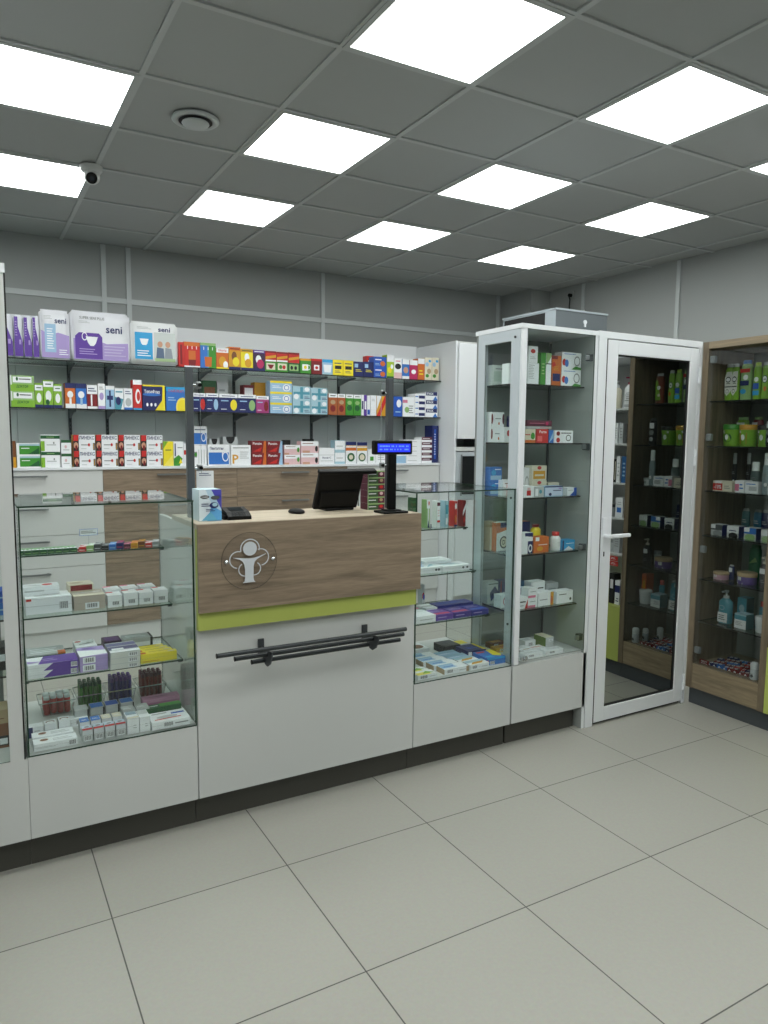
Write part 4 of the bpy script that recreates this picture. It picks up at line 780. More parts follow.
flat(.562, .705, 2.728, S0, .10, .03, 'white', 'flat white box with blue bar', WB, GL, 'b .3 .2 .55 .8;g .6 .3 .95 .7 1 grey', 'r .6 .6 .95 .75 blue;e .45 .4 .28 .15 lgrey;g .1 .7 .5 .9 1 grey;p .1 .15 .8 .2 .8 .28 .1 .23 tomato')
flat(.565, .70, 2.84, S0, .04, .045, 'dgreen', 'green box behind the flat white one', WB, GL, 'r .1 .3 .5 .6 black', 'r .4 .2 1 1 green;g .05 .3 .35 .7 1 white')
flat(.570, .716, 2.93, S0, .05, .05, '#b0789a', 'long dusty-pink box', WB, GL, 'r 0 .7 1 1 #c795b2', 'g .1 .3 .7 .6 1 #8a5a78')
for k, (x, c, ds) in enumerate([(.315, '#d5d7d8', 'white-topped'), (.372, 'mblue', 'blue-topped'), (.428, 'blue', 'deep-blue-topped'), (.484, 'mblue', 'pale-blue-topped')]):
    flat(x, x+.05, 2.925, S0, .06, .055, 'lgrey', ds+' ampoule box', WB, 'ampoule boxes', 'g .1 .3 .8 .5 2 grey;r .9 0 1 1 black', 'r .05 .1 .95 .9 '+c, name='ampoule_box')
for k, x in enumerate((.478, .53)):
    flat(x, x+.047, 2.845, S0, .06, .05, 'lgrey', ('grey' if k else 'silver')+' small box with printed lid', WB, GL, 'g .1 .3 .8 .5 2 grey', 'r .05 .1 .95 .9 #b6babb;g .1 .3 .7 .6 2 white')
M_TRAY = glass_mat('clear_plastic_tray', '#e6eae8', f0=.05)
def tray(x, y, w, d, h, label):
    q = MB(); t = .0022; k = .82
    def wall(a, b_, c, e):  # outer quad prism
        q.quad(a, b_, c, e, M_TRAY)
    B = [(-w/2*k, 0+d*(1-k)/2, .001), (w/2*k, d*(1-k)/2, .001), (w/2*k, d-d*(1-k)/2, .001), (-w/2*k, d-d*(1-k)/2, .001)]
    T = [(-w/2, 0, h), (w/2, 0, h), (w/2, d, h), (-w/2, d, h)]
    for i in range(4): wall(B[i], B[(i+1) % 4], T[(i+1) % 4], T[i])
    q.quad(*B[::-1], M_TRAY)
    for i in range(4): q.cyl(T[i], T[(i+1) % 4], .0022, mat('#aab0ae', .2), 8)
    return tag(q.build('plastic_tub', None, (x, y, S0+.0005)), label, 'tub', 'clear plastic tubs in the low case')
def tubes(x, y, w, d, n, col, cap, desc, z=.0, hh=.085, r=.0075, name='medicine_tube', grp='tubes'):
    nx = max(1, int(w/(2*r+.0012))); c = 0
    for j in range(99):
        for i in range(nx):
            if c >= n: return
            xx = x-w/2+(i+.5)*w/nx; yy = y+.012+j*(2*r+.0012)
            if c == 0 or (desc, col) not in _cm:
                rr = empty(name, (xx, yy, S0+z+.003), '', 'tube'); a = MB(); a.lathe([(r*.6, 0), (r, .004), (r, hh*.8), (r*.9, hh*.84)], mat(col, .35), 12); a.build('body', rr)
                a = MB(); a.lathe([(r*.95, hh*.841), (r*.95, hh*.99), (r*.6, hh)], mat(cap, .35), 12); a.build('cap', rr); _cm[(desc, col)] = rr
            else:
                s_ = _cm[(desc, col)]; rr = s_.copy(); COL.objects.link(rr)
                for ch in list(s_.children): cc = ch.copy(); COL.objects.link(cc); cc.parent = rr
                rr.location = (xx, yy, S0+z+.003)
            rr.rotation_euler = (.0, 0, 0); rr.location.z += .002*((c*5) % 3)
            reg(rr, desc, 'in its clear tub, low case bottom', 'tube', grp, xx+yy*10); c += 1
tray(.268, 3.06, .130, .13, .055, 'clear tub of red bottles, beside the case post, low case bottom')
tray(.395, 3.06, .112, .13, .062, 'clear tub of green sticks, between the red and purple tubs')
tray(.513, 3.06, .112, .13, .062, 'clear tub of purple sticks, between the green and maroon tubs')
tray(.637, 3.06, .112, .13, .062, 'clear tub of maroon sticks, last tub by the desk side')
tubes(.268, 3.07, .100, .06, 12, 'tomato', 'white', 'small red bottle with white cap', hh=.072, r=.0118, name='small_bottle', grp='red bottles in the tub')
tubes(.395, 3.07, .088, .06, 24, 'green', 'dgreen', 'slim green stick', hh=.105, r=.0068, name='glucose_stick', grp='green sticks in the tub')
tubes(.513, 3.07, .088, .06, 24, '#3f3590', 'purple', 'slim purple stick', hh=.108, r=.0068, name='glucose_stick', grp='purple sticks in the tub')
tubes(.637, 3.07, .088, .06, 24, 'dred', 'maroon', 'slim maroon stick', hh=.108, r=.0068, name='glucose_stick', grp='maroon sticks in the tub')

# ---- low case next to the tall showcase
S1, S2, S3 = 1.0725, .8525, .6455
WR, GR = 'in the case beside the tall showcase', 'goods in the low case beside the tall showcase'
row([
 (409.5, 416.3, 498, 1, 'dgreen', 'dark green box half hidden by the desk', 'r .1 .2 .9 .5 dgrey', {'y': 3.14}),
 (417.3, 430, 500, 1, 'lgreen', 'upright green and white box with blue figure', 'r 0 .7 1 1 white;e .7 .88 .2 .08 tomato;r .35 .1 .65 .8 white;p .3 .02 .9 .02 .6 .3 navy', {}),
 (430.6, 440.5, 501.3, 1, 'white', 'upright white and plum box', 'r 0 .82 1 .95 maroon;r 0 .2 1 .28 tomato;g .2 .4 .8 .7 3 lpink'),
 (441, 448.6, 501, 1, 'lteal', 'upright pale teal box', 'r .1 .5 .9 .85 teal;r .2 .1 .8 .35 white'),
 (449, 457.6, 501.3, 1, 'tomato', 'upright red box with round badge', 'e .5 .8 .35 .12 white;e .5 .3 .35 .16 orange;r 0 0 1 .08 navy'),
 (458.2, 466, 500.5, 1, 'dred', 'upright red and white box', 'p 0 .4 1 .7 1 .9 0 .6 white;e .5 .25 .3 .12 tomato'),
], 3.12, S1+.0005, WR+', upper shelf', GR, .05)
flat(1.745, 2.27, 3.0, 0, .001, .001, 'white', '', '', '') if False else None
for k in range(4): flat(1.775+k*.036, 1.808+k*.036, 3.05, S2, .13, .028, 'white', 'narrow white box with dark dot', WR+', middle shelf', 'narrow white boxes with a dark dot', 'r .25 .25 .6 .7 dgrey', 'g .1 .1 .9 .5 3 lblue;r 0 .7 1 1 white')
flat(1.926, 2.09, 3.05, S2, .10, .030, 'white', 'wide white box with blue lettering', WR+', middle shelf', GR, 'e .8 .5 .04 .2 dgrey;e .9 .5 .04 .2 dgrey', 'g .1 .3 .5 .7 2 mblue;p .5 .1 .9 .5 .9 .9 lteal', side='lgrey')
flat(2.10, 2.27, 3.05, S2, .10, .028, 'white', 'wide white box with grey dots', WR+', middle shelf', GR, 'e .75 .5 .04 .2 dgrey;e .9 .5 .04 .2 dgrey', 'g .1 .3 .8 .7 3 lteal')
flat(1.84, 2.0, 3.10, S2+.031, .11, .022, 'lblue', 'blue and white box lying across the others', WR+', middle shelf', GR, 'g .1 .2 .8 .7 1 navy', 'r 0 .6 1 1 purple;g .1 .2 .9 .5 2 white')
flat(2.03, 2.20, 3.12, S2+.031, .10, .018, 'white', 'thin white box lying across the others', WR+', middle shelf', GR, '', 'g .1 .2 .9 .7 3 lgrey')
WR3 = WR+', lower shelf'
flat(1.775, 1.955, 2.895, S3, .12, .034, 'white', 'large white box with red print', WR3, GR, 'r 0 0 .35 .9 lteal;b .05 .1 .3 .6;g .5 .3 .9 .6 1 lgrey', 'r .05 .4 .5 .55 tomato;g .1 .7 .9 .9 2 lgrey;r 0 0 .4 .3 lteal')
for k, (c, ds) in enumerate([('purple', 'purple box with magenta strip'), ('#41308a', 'violet box with magenta strip'), ('#2e318c', 'indigo box')]):
    flat(1.962+k*.108, 2.064+k*.108+(.003 if k == 2 else 0), 2.90, S3, .11, .028, c, ds, WR3, GR, 'g .1 .3 .6 .7 1 lilac', 'r .05 .1 .9 .35 %s;g .1 .5 .8 .8 2 lilac' % ('magenta' if k < 2 else 'blue'))
flat(2.06, 2.283, 3.03, S3, .08, .036, '#2b2f80', 'long indigo box behind the violet ones', WR3, GR, 'g .1 .3 .6 .7 1 lilac', 'g .1 .3 .8 .7 2 blue')
flat(1.86, 1.97, 3.03, S3, .09, .03, 'lgrey', 'grey box with purple print', WR3, GR, '', 'r .1 .2 .9 .5 pink;g .1 .6 .8 .9 2 purple')
flat(1.985, 2.055, 3.03, S3, .09, .032, 'white', 'small white box with grey band', WR3, GR, '', 'r 0 .3 1 .6 lgrey')
row([(417, 425, 585, 1, 'lgrey', 'upright grey box with red and blue circle', 'e .5 .55 .35 .14 tomato;e .7 .5 .28 .12 blue;g .2 .2 .8 .3 1 grey')], 3.13, S3+.0005, WR3, GR, .04)
WR0 = WR+', bottom'
def fan(x0, x1, y, n, dy, h, col, desc, spec, top, grp, side=None):
    for k in range(n): flat(x0-.014*k, x1-.014*k, y+k*dy, S0, dy-.002, h, col, desc, WR0, grp, spec, top, side=side)
fan(1.755, 1.86, 2.735, 2, .055, .022, 'white', 'white and lemon box', 'b .1 .1 .5 .8;g .6 .3 .9 .6 1 lgrey', 'r 0 0 .7 .6 lemon;p .3 .2 .9 .3 .6 .8 apple', 'lemon boxes')
fan(1.905, 2.045, 2.74, 4, .07, .026, 'white', 'pale blue and white box', 'b .1 .15 .35 .8;g .6 .3 .9 .6 1 lgrey;r .9 0 1 1 tan', 'r 0 .2 .6 1 lblue;e .7 .5 .15 .3 white;g .1 .3 .5 .6 1 mblue', 'pale blue boxes in the low case', side='tan')
fan(2.052, 2.165, 2.735, 2, .065, .026, 'white', 'white box with gold and teal top', 'b .1 .15 .35 .8;g .6 .3 .9 .6 1 lgrey', 'r 0 .5 1 1 lteal;p .1 .1 .7 .2 .9 .6 .3 .5 gold', 'gold and teal boxes')
fan(2.02, 2.14, 2.86, 2, .065, .026, 'lblue', 'light blue box with grey top', 'g .1 .3 .9 .6 1 mblue', 'r 0 .5 1 1 #8fb4cc;g .1 .2 .6 .4 1 white', 'light blue boxes')
flat(2.17, 2.281, 2.755, S0, .12, .036, 'mblue', 'blue box with yellow top corner', WR0, GR, 'r 0 0 .06 1 tomato;r 0 .75 1 1 cyan;b .15 .1 .4 .55', 'p .55 .3 .85 .1 1 .3 1 1 .7 1 yellow;r .05 .75 .5 .9 tomato;r .1 .1 .5 .3 cyan', name='flu_remedy_box')
flat(2.15, 2.26, 2.885, S0, .11, .040, 'navy', 'navy box with white end', WR0, GR, 'r 0 .1 .2 .9 white', 'g .2 .3 .8 .6 2 blue;r .85 0 1 1 yellow')
flat(2.09, 2.19, 3.01, S0, .10, .040, 'black', 'black box behind the navy one', WR0, GR, 'g .2 .3 .8 .6 1 dgrey', 'r .1 .1 .9 .9 #2a2c34')
flat(1.93, 2.03, 3.06, S0, .10, .03, 'white', 'white box with brown oval top', WR0, GR, '', 'e .5 .5 .4 .35 brown')
flat(2.20, 2.283, 3.01, S0, .12, .02, 'lgrey', 'grey and yellow box in the back corner', WR0, GR, '', 'r 0 .5 1 1 yellow')

# ---- tall showcase
WT = 'in the tall showcase'; GT = 'goods in the tall showcase'
def tall(items, y, z, shelf): row(items, y, z+.0005, WT+', '+shelf, GT, .055)
tall([
 (527.5, 539, 363, 1, 'white', 'white box with grey text', 'g .1 .25 .6 .85 8 lgrey;g .1 .87 .6 .93 1 grey'),
 (541, 546, 352.5, 1, 'green', 'slim dark green box', 'g .2 .3 .8 .7 4 lgreen', {'d': .08}),
 (546.2, 551.5, 353, 1, 'white', 'slim white box with green arc', 'p 0 .6 1 .9 1 1 0 1 lgreen;r 0 .65 1 .68 black'),
 (552, 561.5, 355.5, 1, 'orange', 'amber box with blue picture', 'r 0 .88 .6 1 dred;e .2 .7 .2 .08 tomato;r .1 .15 .9 .4 navy;g .2 .5 .8 .65 3 gold'),
 (562, 584, 352.5, 2, 'white', 'wide white box with red heart', 'e .12 .4 .1 .2 tomato;e .25 .35 .1 .22 mblue;o .78 .5 .16 .3 grey;p .5 0 1 0 1 .12 .7 .2 green;g .1 .85 .7 .93 1 mblue'),
 (528.5, 538, 346, 1, 'white', 'small white box with red drop, standing on another box', 'e .5 .7 .25 .13 tomato;g .2 .2 .8 .4 2 lgrey', {'z': onY(533, 363, 2.80).z+.001}),
 (509, 521, 363.5, 1, 'white', 'plain white box beside the frame post', 'g .2 .3 .8 .6 3 lgrey', {'y': 2.86}),
 (486, 507, 365, 1, '#c9d2cf', 'pale grey-green box', 'r .1 .2 .6 .7 #b0c2b8;g .2 .75 .8 .9 1 grey', {'y': 2.97}),
], 2.80, 1.806, 'top shelf')
tall([
 (485.5, 504, 412, 2, 'white', 'white box with dark rounded ends', 'e .05 .55 .08 .35 dred;e .95 .55 .08 .35 maroon;g .3 .5 .75 .65 1 grey;e .6 .25 .06 .1 orange', {'y': 2.97}),
 (504.5, 513, 427, 1, 'white', 'white and green box with red tulip', 'r .6 0 1 1 green;e .45 .6 .18 .2 tomato', {'y': 2.93}),
 (513.5, 522.5, 416, 1, 'navy', 'dark navy box', 'g .2 .3 .8 .5 1 blue', {'y': 2.93}),
 (525, 535.5, 429, 1, 'cream', 'cream box with green seal', 'e .75 .5 .2 .25 green;r 0 .55 .5 .62 tomato;r 0 0 1 .2 orange'),
 (536.3, 548.5, 429, 1, 'tomato', 'red box with white lettering', 't Forte .55 .8 .7 .2 white;r .1 .1 .5 .5 #e86a6a'),
 (549, 553.8, 430, 1, 'mblue', 'slim blue box', 'p 0 0 1 .4 1 1 lblue'),
 (554.3, 573, 430.4, 1, 'white', 'wide white box with dark swirl', 'e .2 .75 .1 .18 dred;e .2 .22 .1 .2 tomato;o .75 .4 .14 .26 black;g .35 .7 .9 .88 1 black'),
], 2.80, 1.518, 'second shelf')
zz = onY(540, 429, 2.80).z+.0015
tall([
 (527, 551.5, 426.4, 1, 'lgrey', 'thin pale box under the plum one', 'g .5 .3 .9 .7 1 tomato', {'z': zz}),
 (527, 552, 420.3, 1, 'maroon', 'flat plum box lying on top', 'g .1 .4 .7 .6 1 pink;e .8 .5 .06 .3 magenta', {'z': onY(540, 426.4, 2.80).z+.001}),
], 2.80, 0, 'second shelf')
tall([
 (484.5, 502, 467, 2, 'mblue', 'sky blue box', 'r .05 .1 .95 .4 lblue;e .3 .6 .2 .2 cyan;g .4 .75 .9 .9 1 white', {'y': 2.97}),
 (503, 512, 480, 1, 'white', 'white box with red ball', 'e .6 .35 .25 .25 tomato;g .2 .7 .8 .85 1 brown', {'y': 2.93}),
 (512.5, 522, 485, 1, 'lpink', 'white and pink box', 'r 0 0 1 .5 white;e .5 .6 .25 .3 tomato', {'y': 2.88}),
 (523.5, 534, 486, 1, 'white', 'white box with red cube print', 'r .3 .15 .7 .6 tomato;r .35 .6 .65 .85 lpink;r .85 0 1 1 white', {}),
 (534.4, 544, 486.6, 1, 'lgrey', 'pale grey box with teal mark', 'r .1 .1 .4 .8 white;e .65 .5 .15 .2 teal'),
 (544.8, 563, 486, 1, 'lblue', 'pale blue box in a navy border', 'r 0 .88 1 1 navy;r .03 .05 .97 .85 #c6d2e8;e .3 .2 .08 .15 navy;g .45 .45 .9 .65 1 navy;e .85 .75 .1 .08 lilac'),
 (567, 581, 487.5, 1, 'white', 'white and blue box near the hinge', 'p .3 0 1 0 1 1 .7 1 .7 .5 blue;g .1 .6 .6 .75 1 grey'),
 (524, 531.6, 467.5, 1, 'white', 'white box with grey swirl, back row', 'o .4 .4 .3 .3 lgrey', {'y': 2.90}),
 (532, 547, 465.5, 2, 'cream', 'cream and gold box with red seal', 'e .5 .85 .14 .12 tomato;r .1 .1 .9 .65 gold;g .2 .2 .8 .5 1 cream', {'y': 2.88}),
 (548, 559, 482.5, 1, 'cream', 'low cream box', 'g .1 .5 .9 .8 1 dred', {'y': 2.88}),
], 2.80, 1.245, 'third shelf')
tall([
 (490, 496.5, 521.5, 1, 'tan', 'slim orange-brown box', 'r 0 0 1 .8 cream;r .7 0 1 1 orange', {'y': 2.97}),
 (496.8, 509, 522.5, 1, 'white', 'white and orange box with black ring', 'p 0 .62 1 .75 1 1 0 1 orange;r .3 .82 1 1 navy;e .6 .3 .34 .22 black;e .6 .3 .25 .17 cream;t D .6 .3 .22 .2 black', {'y': 2.93, 'side': 'orange'}),
 (521.5, 533, 533, 1, 'white', 'white box with dark Q shape', 'p .3 .85 1 .8 1 1 .3 1 navy;r .55 0 1 .6 navy;e .78 .25 .18 .2 white;e .78 .25 .1 .12 navy', {}),
 (521.5, 530, 521.5, 1, 'orange', 'orange and navy box in the back row', 'r 0 .6 1 1 navy;r 0 .4 1 .5 cream', {'y': 2.89}),
 (534, 549, 537, 1, 'orange', 'orange-brown box with white tag', 'r .1 .75 .35 1 white;g .3 .45 .9 .55 1 white;e .4 .25 .2 .15 gold'),
 (562.3, 577.5, 540, 1, 'cyan', 'low blue and white box', 'r 0 0 .12 1 navy;p .1 0 .9 0 .5 .4 white;g .3 .6 .9 .75 1 white'),
], 2.80, .958, 'fourth shelf')
tall([
 (483.5, 500, 582, 1, 'lgrey', 'grey box with navy diamond', 'p .3 .1 .9 .5 .6 .8 .2 .5 navy;g .1 .85 .9 .95 1 black', {'y': 2.97}),
 (500.4, 512, 580.5, 1, 'navy', 'navy box with red edge', 'r 0 .1 .1 1 dred;r 0 0 1 .3 white', {'y': 2.95}),
 (512.5, 524, 581, 1, '#2b5a80', 'petrol blue box', 'g .2 .6 .8 .8 1 lblue', {'y': 2.93}),
 (500.5, 511, 595, 1, 'white', 'white box with red spiral', 'o .5 .5 .25 .35 tomato', {'y': 2.86}),
 (517, 527.8, 597.5, 1, 'white', 'white box with black band and red corner', 'r .1 .55 .8 .65 black;p .7 0 1 0 1 .8 tomato;g .1 .2 .6 .35 1 grey', {}),
 (528, 537.5, 588, 2, 'white', 'white box with pink foot', 'r 0 0 .8 .25 pink;g .2 .55 .8 .7 1 grey', {}),
 (538, 553.5, 592.5, 1, 'white', 'white box with orange end', 'r .8 0 1 1 gold;e .88 .4 .08 .3 orange;g .1 .4 .6 .55 1 grey', {}),
 (556.5, 577, 590.5, 1, 'white', 'wide white box with black lettering', 'g .15 .65 .6 .8 1 black;e .85 .3 .06 .12 black'),
 (531, 545, 581.5, 1, 'white', 'white box with black name, back row', 'g .3 .6 .9 .75 1 black', {'y': 2.88}),
 (546, 558, 583, 1, 'lgrey', 'pale box with grey letters, back row', 'g .2 .6 .8 .75 1 grey', {'y': 2.88}),
], 2.80, .675, 'lowest glass shelf')
def med_bottle(x, y, z, r, h, col, cap, desc, where, grp, spec=None, ch=.22, sy=1, name='medicine_bottle', cat='bottle', rz=0, lab=None):
    rr = empty(name, (x, y, z), '', cat, None, rz)
    q = MB(); q.lathe([(r*.9, 0), (r, r*.1), (r, h*(1-ch)-r*.35), (r*.6, h*(1-ch)), (r*.55, h*(1-ch)+.002)], mat(col, .3), 20, sy); q.build('body', rr)
    q = MB(); q.lathe([(r*.72, h*(1-ch)+.002), (r*.75, h*.98), (r*.65, h)], mat(cap, .35), 20, sy); q.build('cap', rr)
    if lab:
        q = MB(); n = 14; r2 = r*1.012; a, b_ = h*.12, h*(1-ch)-r*.5; mm_ = mat(lab)
        vs = [(r2*cos(-pi/2+(i/n-.5)*2.4), r2*sy*sin(-pi/2+(i/n-.5)*2.4), zz_) for zz_ in (a, b_) for i in range(n+1)]
        q.add(vs, [(i, i+1, n+2+i, n+1+i) for i in range(n)], mm_, True); q.decor(r*1.1, b_-a, spec or 'g .1 .3 .9 .7 3 grey', y=-r2*sy*1.01, z0=a); q.build('sticker', rr)
    reg(rr, desc, where, cat, grp, x-y); return rr
p = onY(539, 537, 2.83); med_bottle(p.x+.025, 2.886, .9585, .028, .135, 'yellow', 'dred', 'yellow bottle with dark red cap', WT+', fourth shelf', GT, 'r .1 .5 .9 .7 dred', ch=.12, sy=.8, lab='yellow')
p = onY(556, 540, 2.82); med_bottle(p.x, 2.825, .9585, .026, .098, 'white', 'tomato', 'white tablet bottle with red cap', WT+', fourth shelf', GT, 'g .2 .2 .9 .7 4 lgrey', lab='#eceeee')
WT0 = WT+', bottom'
flat(2.585, 2.64, 2.80, .4305, .09, .072, 'lgrey', 'upright grey box with olive side', WT0, GT, 'r .4 .7 .9 .85 white;b .45 .7 .8 .85', 'r 0 0 1 1 cream', side='#66803a')
flat(2.50, 2.57, 2.86, .4305, .06, .05, 'white', 'white cube box with grey ends', WT0, GT, 'b .3 .3 .7 .8', 'g .1 .2 .8 .7 2 lgrey')
for k, (x0_, x1_, y_, c, t_, ds) in enumerate([(2.40, 2.52, 2.745, 'white', 'g .1 .3 .8 .7 2 lgrey', 'flat white box at the door'), (2.44, 2.60, 2.80, 'white', 'r .05 .2 .3 .8 tan;g .4 .3 .9 .6 2 tomato', 'flat white box with tan corner'),
  (2.37, 2.50, 2.82, 'white', 'r .1 .1 .5 .5 tomato;g .5 .2 .9 .8 2 lgrey', 'flat box with red square'), (2.34, 2.46, 2.90, 'gold', 'r .3 0 1 .5 orange', 'flat amber box'), (2.47, 2.60, 2.93, 'white', 'p 0 0 1 .4 1 .6 0 .2 tomato', 'flat white box with red slash'),
  (2.36, 2.46, 2.97, 'brown', 'r .2 .2 .8 .8 gold', 'flat brown and gold box'), (2.54, 2.66, 2.745, 'white', 'g .2 .3 .9 .7 2 lgrey', 'long plain white box')]):
    flat(x0_, x1_-.002, y_, .4305, .05, .022+.003*(k % 3), c, ds, WT0, GT, 'b .2 .2 .5 .8', t_)

# ---- cut-off neighbour showcase
WN = 'behind the pale post of the end showcase'; GN = 'goods in the end showcase'
for (xa_, xb_, z_, h_, c, ds, sp) in [(-.01, .112, 1.2405, .2, 'dgreen', 'tall dark green box', 'g .1 .7 .9 .9 2 white;r 0 .5 1 .52 lgreen'), (.0, .112, .9005, .045, 'mblue', 'blue box', 'g .1 .3 .8 .6 1 lblue'), (.0, .11, .9465, .04, 'blue', 'deep blue box on another', 'g .1 .3 .8 .6 1 lblue'),
   (-.02, .112, .7005, .085, 'black', 'black box with white label', 'r .4 .4 .8 .7 white'), (-.02, .108, .4155, .09, 'brown', 'brown box with white corner', 'r .5 .1 .95 .5 black;r .6 .15 .8 .4 white'), (-.03, .10, .506, .05, 'tan', 'tan box on the brown one', 'g .1 .3 .8 .6 2 brown'), (.02, .11, 1.6005, .10, 'dgrey', 'dark grey box', 'g .2 .3 .8 .6 2 grey')]:
    o = carton((xa_+xb_)/2, 2.86, z_, xb_-xa_, .1, h_-.001, c, sp); reg(o, ds, WN, 'medicine box', GN, z_)
# ------------------------------------------------------------------ cosmetics in the oak cabinet (facing the aisle)
WO = 'in the oak cabinet'; GO = 'goods in the oak cabinet'; XI = 3.69; RZ = -pi/2
def yof(px, py, x=XI): return onX(px, py, x).y
def zof(px, py, x=XI): return onX(px, py, x).z
def flask(y, z, w, h, col, cap, desc, where, spec, x=XI, neck=.09, cat='shampoo bottle', name='shampoo_bottle', depth=.55, grp=GO, taper=.94, label='#dfe6dc'):
    y = min(y, 2.673-w/2); rr = empty(name, (x+w*depth/2, y, z+.0005), '', cat, None, RZ); r = w/2; hb = h*(1-neck)
    q = MB(); q.lathe([(r*.9, 0), (r, .006), (r*1.0, hb*.35), (r*.99, hb*.78), (r*taper, hb*.95), (r*.7, hb)], mat(col, .3), 24, depth); q.build('body', rr)
    q = MB(); q.lathe([(r*.72, hb+.0005), (r*.72, h*.985), (r*.62, h)], mat(cap, .35), 20, depth); q.build('cap', rr)
    q = MB(); q.decor(w*.86, hb*.88, spec, y=-r*depth-.0006, z0=hb*.06); q.build('sticker', rr)
    reg(rr, desc, where, cat, grp, -y); return rr
def jar(y, z, w, h, col, cap, desc, where, spec, x=XI, cat='cosmetic jar', name='cosmetic_jar', lid=.24, taper=.9, grp=GO):
    r = w/2; y = min(y, 2.672-r*1.06) if 'oak' in where else y; rr = empty(name, (x+r, y, z+.0005), '', cat, None, RZ); hb = h*(1-lid)
    q = MB(); q.lathe([(r*taper*.95, 0), (r*taper, .003), (r, hb)], mat(col, .35), 28)
    s = len(q.v); q.decor(w*.62, hb*.9, spec, y=-.0005, z0=hb*.05)
    for i in range(s, len(q.v)):   # wrap the print round the jar
        a = q.v[i]; rr2 = r*(taper+(1-taper)*a[2]/hb)+.0006-a[1]*.6; t = a[0]/r; q.v[i] = (rr2*sin(t), -rr2*cos(t), a[2])
    q.build('body', rr)
    q = MB(); q.lathe([(r*1.04, hb+.0005), (r*1.05, h*.96), (r*.95, h)], mat(cap, .3), 28); q.build('lid', rr)
    reg(rr, desc, where, cat, grp, -y); return rr
def pump(y, z, w, h, col, desc, where, spec, x=XI, pumpcol='white', grp=GO, name='pump_bottle'):
    r = w/2; rr = empty(name, (x+r*.8, y, z+.0005), '', 'pump bottle', None, RZ); hb = h*.76
    q = MB(); q.lathe([(r*.9, 0), (r, .004), (r, hb*.85), (r*.45, hb)], mat(col, .3), 22, .7); q.build('body', rr)
    q = MB(); q.lathe([(r*.42, hb+.0004), (r*.42, hb+h*.07), (r*.14, hb+h*.075), (r*.14, h*.93), (r*.3, h*.94), (r*.3, h)], mat(pumpcol, .35), 16); q.box(-.006, .006, -r*.95, 0, h*.945, h*.985, mat(pumpcol, .35)); q.build('pump_head', rr)
    q = MB(); q.decor(w*.75, hb*.78, spec, y=-r*.7-.0006, z0=hb*.05); q.build('sticker', rr)
    reg(rr, desc, where, 'pump bottle', grp, -y)
A1, A2, A3, A4, A5, A6, A0 = 1.757, 1.506, 1.255, 1.0, .747, .5, .2505
sw = 'p .1 .22 .4 .12 .95 .3 .98 .92 .3 .92 .05 .7 #dfe2da;e .5 .66 .34 .1 dgrey;e .5 .66 .26 .06 white;r .1 .4 .9 .44 dgrey;o .45 .27 .2 .07 dgrey;g .3 .5 .8 .56 1 dgrey'
gs = 'e .5 .62 .42 .13 dgreen;e .5 .62 .32 .1 white;r .3 .6 .7 .63 dgrey;p .1 .1 .9 .1 .9 .45 .1 .3 %s;e .6 .3 .22 .08 orange'
YM = 2.730
def mir(px, py, x): return 2*YM-onX(px, py, x).y      # where a thing seen in the mirror really stands
XD = 3.745
def span(a, b_, t, x=XI): return abs(yof(a, t+15, x)-yof(b_, t+15, x)), (yof(a, t+15, x)+yof(b_, t+15, x))/2, zof((a+b_)/2, t, x)
for (a, b_, t, c, cap, ds, sp) in [(720.5, 730, 364.5, 'apple', 'lgrey', 'green shampoo with white leaf label by the side panel', sw), (730.3, 738.7, 363.8, 'apple', 'lgrey', 'green shampoo with white leaf label, one from the side panel,', sw),
   (739, 751, 360.3, 'lgreen', 'mblue', 'pale green shampoo with blue cap', 'r 0 .8 1 .92 tomato;r .05 .4 .95 .55 navy;e .6 .65 .25 .08 white;e .4 .22 .3 .08 cyan'), (752.2, 760.8, 362.5, 'apple', 'lime', 'green shampoo with blue foot', 'e .5 .62 .32 .08 white;r .05 .1 .95 .25 cyan;r .1 .3 .9 .5 blue'),
   (761, 769, 362, 'apple', 'lgrey', 'green shampoo with orange emblem', gs % 'apple')]:
    w, yc, zt = span(a, b_, t, XD); flask(yc, A1, w-.004, zt-A1, c, cap, ds, WO+', top shelf', sp, x=XD)
for (yy, c, ds, sp) in [(2.337, '#7a3a28', 'green and brown shampoo', 'p .1 .1 .9 .1 .9 .9 .6 .9 .4 .5 apple;e .45 .6 .25 .08 white;e .4 .3 .2 .06 cream')]:
    flask(yy, A1, .060, .19, c, 'lgrey', ds+' by the near side panel', WO+', top shelf', sp, x=XD)
for (a, b_, t, c, cap, ds, sp) in [(718.5, 735, 424.5, 'apple', 'green', 'green hair mask jar with green lid', 'e .5 .5 .4 .3 dgreen;e .42 .55 .18 .18 white;r 0 .8 .2 1 white'), (737.3, 753.5, 424.8, 'apple', 'gold', 'green hair mask jar with yellow lid', 'r .05 .1 .8 .85 orange;e .42 .55 .2 .2 white;r 0 .85 .2 1 white'),
   (755.5, 772, 425, 'apple', 'black', 'green hair mask jar with black lid', 'r .05 .1 .9 .85 navy;e .42 .55 .2 .2 white;r 0 .85 .2 1 white')]:
    w, yc, zt = span(a, b_, t, XD); jar(yc, A2, w-.004, zt-A2, c, cap, ds, WO+', second shelf', sp, x=XD-.02)
flask(2.345, A2, .055, .165, 'black', 'dgrey', 'black shampoo by the near side panel', WO+', second shelf', 'r .1 .7 .8 .95 white;e .5 .5 .4 .12 grey;e .5 .2 .3 .1 lgrey')
